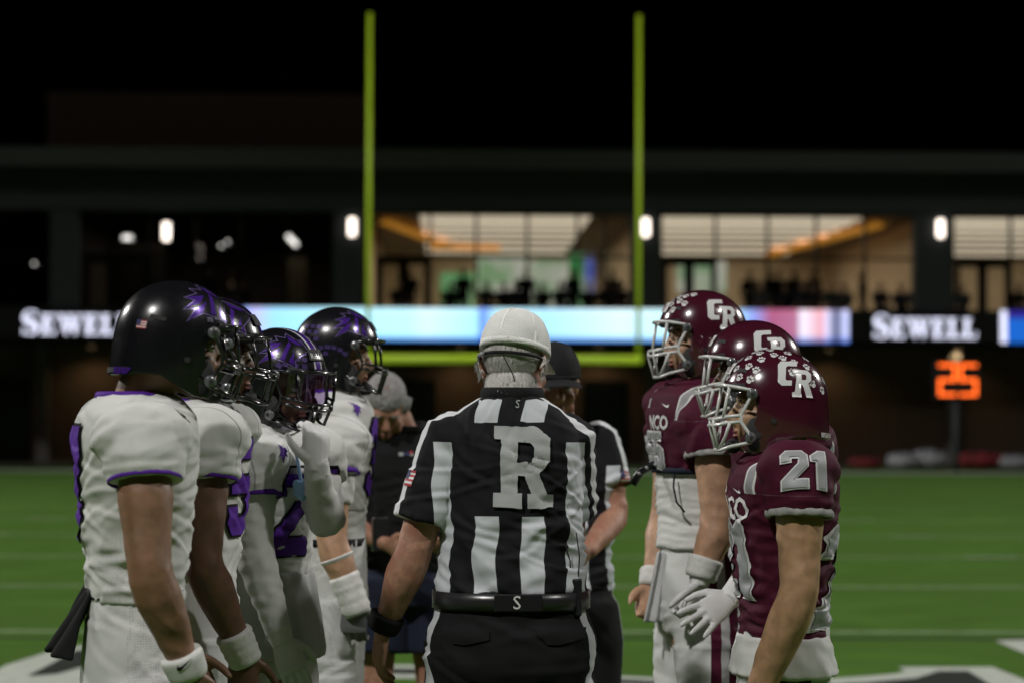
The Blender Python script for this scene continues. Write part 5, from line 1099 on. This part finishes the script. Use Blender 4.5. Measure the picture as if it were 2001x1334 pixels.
# ------------------------------------------------------------------ spectators on the balcony
COATS = []
for i, c in enumerate(((.012,.012,.015),(.02,.022,.03),(.035,.02,.02),(.02,.03,.022),(.05,.048,.045))): COATS.append(mat('coat_%d' % i, c, .9))
def spectator_proto(seated):
    f = Fig('x', 1000, 8, 0, 1.76); f.root.location = (0,0,0); f.root.rotation_euler = (0,0,0); k = f.k; parts = []
    if seated:
        for q in (-1, 1): f.el[q] = Vector((q*.27,.08,1.2)); f.wr[q] = Vector((q*.12,.3,1.06))
    mb = MB(); head_shape(mb, f.head, f.hrot); mb.tube([(0,0,1.4),(0,.0,1.5),(0,.02,1.62)], [.07,.058,.055], 14)
    for q in (-1, 1): hand_shape(mb, f.wr[q], f.wr[q]-f.el[q], (-q,0,0), (0,1,0), 40); arm_shape(mb, f, q)
    mb.loft([(0,0,z,a,b,2.2) for z, a, b in ((.95,.14,.1),(1.2,.14,.1),(1.45,.12,.08))], 20)
    parts.append(('body', remesh(mb, .014, 2), 'skin_d'))
    parts.append(('coat', remesh(jersey_shape(f, PLAIN, .9 if not seated else .93, 1.5, .075, .06, False, 1.1), .02, 3), None))
    lg = MB()
    for q in (-1, 1):
        if seated: lg.tube([(q*.09,0,.95),(q*.11,.42,.95),(q*.11,.45,.75),(q*.11,.42,.5)], [.095,.075,.065,.05], 12); lg.tube([(q*.11,.4,.49),(q*.11,.58,.48)], [.04,.035], 10)
        else: lg.tube([(q*.09,0,.95),(q*.11,.01,.5),(q*.12,0,.04)], [.1,.075,.06], 12); lg.tube([(q*.12,-.05,.04),(q*.13,.18,.035)], [.04,.035], 10)
    parts.append(('trousers', remesh(lg, .02, 2), 'navy'))
    hm = MB(); hm.ell(f.head + Vector((0,-.022,.045)), (.083,.099,.088), 16, 12); parts.append(('hair', hm.mesh(), 'hair_dark'))
    bpy.data.objects.remove(f.root); return parts
PROTO = {True: spectator_proto(True), False: spectator_proto(False)}
FLOOR = zfl - .35
def spectator(px, Y, seated, coat, label, rz=180, hairm='hair_dark'):
    p = onwall(px, 600, Y); t = empty('person', (p.x, Y, FLOOR - (.46 if seated else 0.)), R(rz)); tag(t, label, 'person', 'spectators on the balcony')
    for nm, me, m in PROTO[seated]:
        o = bpy.data.objects.new(nm, me); COL.objects.link(o); o.parent = t
        if not me.materials: me.materials.append(MATS['navy']); me.polygons.foreach_set('use_smooth', [True]*len(me.polygons))
        o.material_slots[0].link = 'OBJECT'; o.material_slots[0].material = COATS[coat] if m is None else MATS[m]
spectator(1028, 75.2, False, 0, 'spectator standing alone in silhouette in the window between the uprights')
spectator(800, 75.6, False, 1, 'spectator standing in front of the balcony doors beside the left upright')
spectator(1505, 75.0, False, 0, 'spectator standing at the lit window above the maroon helmets, the left of two close together')
spectator(1522, 75.6, False, 0, 'spectator standing at the lit window above the maroon helmets, the right of two close together', 150)
spectator(1552, 74.8, False, 2, 'spectator standing just right of the close pair at the lit window', 200)
spectator(1686, 75.8, False, 1, 'spectator standing by the pale inner wall near the slanting timber beam', 90)
for px, c, lb, rz in ((905,2,'spectator standing left of the lone silhouette between the uprights',170),(1120,3,'spectator standing right of the lone silhouette between the uprights',210),(1196,1,'spectator standing near the right upright inside the goal window',190),(1465,0,'spectator standing just above the far maroon helmet at the lit window',160),(1590,4,'spectator standing between the group at the window and the slanting beam',200),(410,1,'spectator standing in the unlit bay beside the paired downlights',180),(455,0,'spectator standing in the unlit bay just right of the paired downlights',180)): spectator(px, 75.3, False, c, lb, rz)
SEATED = 'spectator seated in a dark row behind the ribbon board'
for i, px in enumerate((452,470,780,880,950,985,1008,1060,1095,1150,1185,1205,1215,1470,1490,1535,1568,1590,1625,1650,1720,1760,1790,1880,1990)): spectator(px, 73.4 + (i % 2)*.7, True, i % 5, SEATED, 180 + ((i*37) % 50 - 25))
bn = empty('bench', (0, 73.45, FLOOR)); tag(bn, 'long dark bench under the seated spectators on the balcony', 'bench')
obj('seat', MB().box((X(-300), -.28, .38), (X(2300), 1.05, .44)), 'mullion', bn)
for px in range(-250, 2300, 250): obj('leg', MB().box((X(px), .2, 0), (X(px)+.08, .6, .379)), 'mullion', bn)
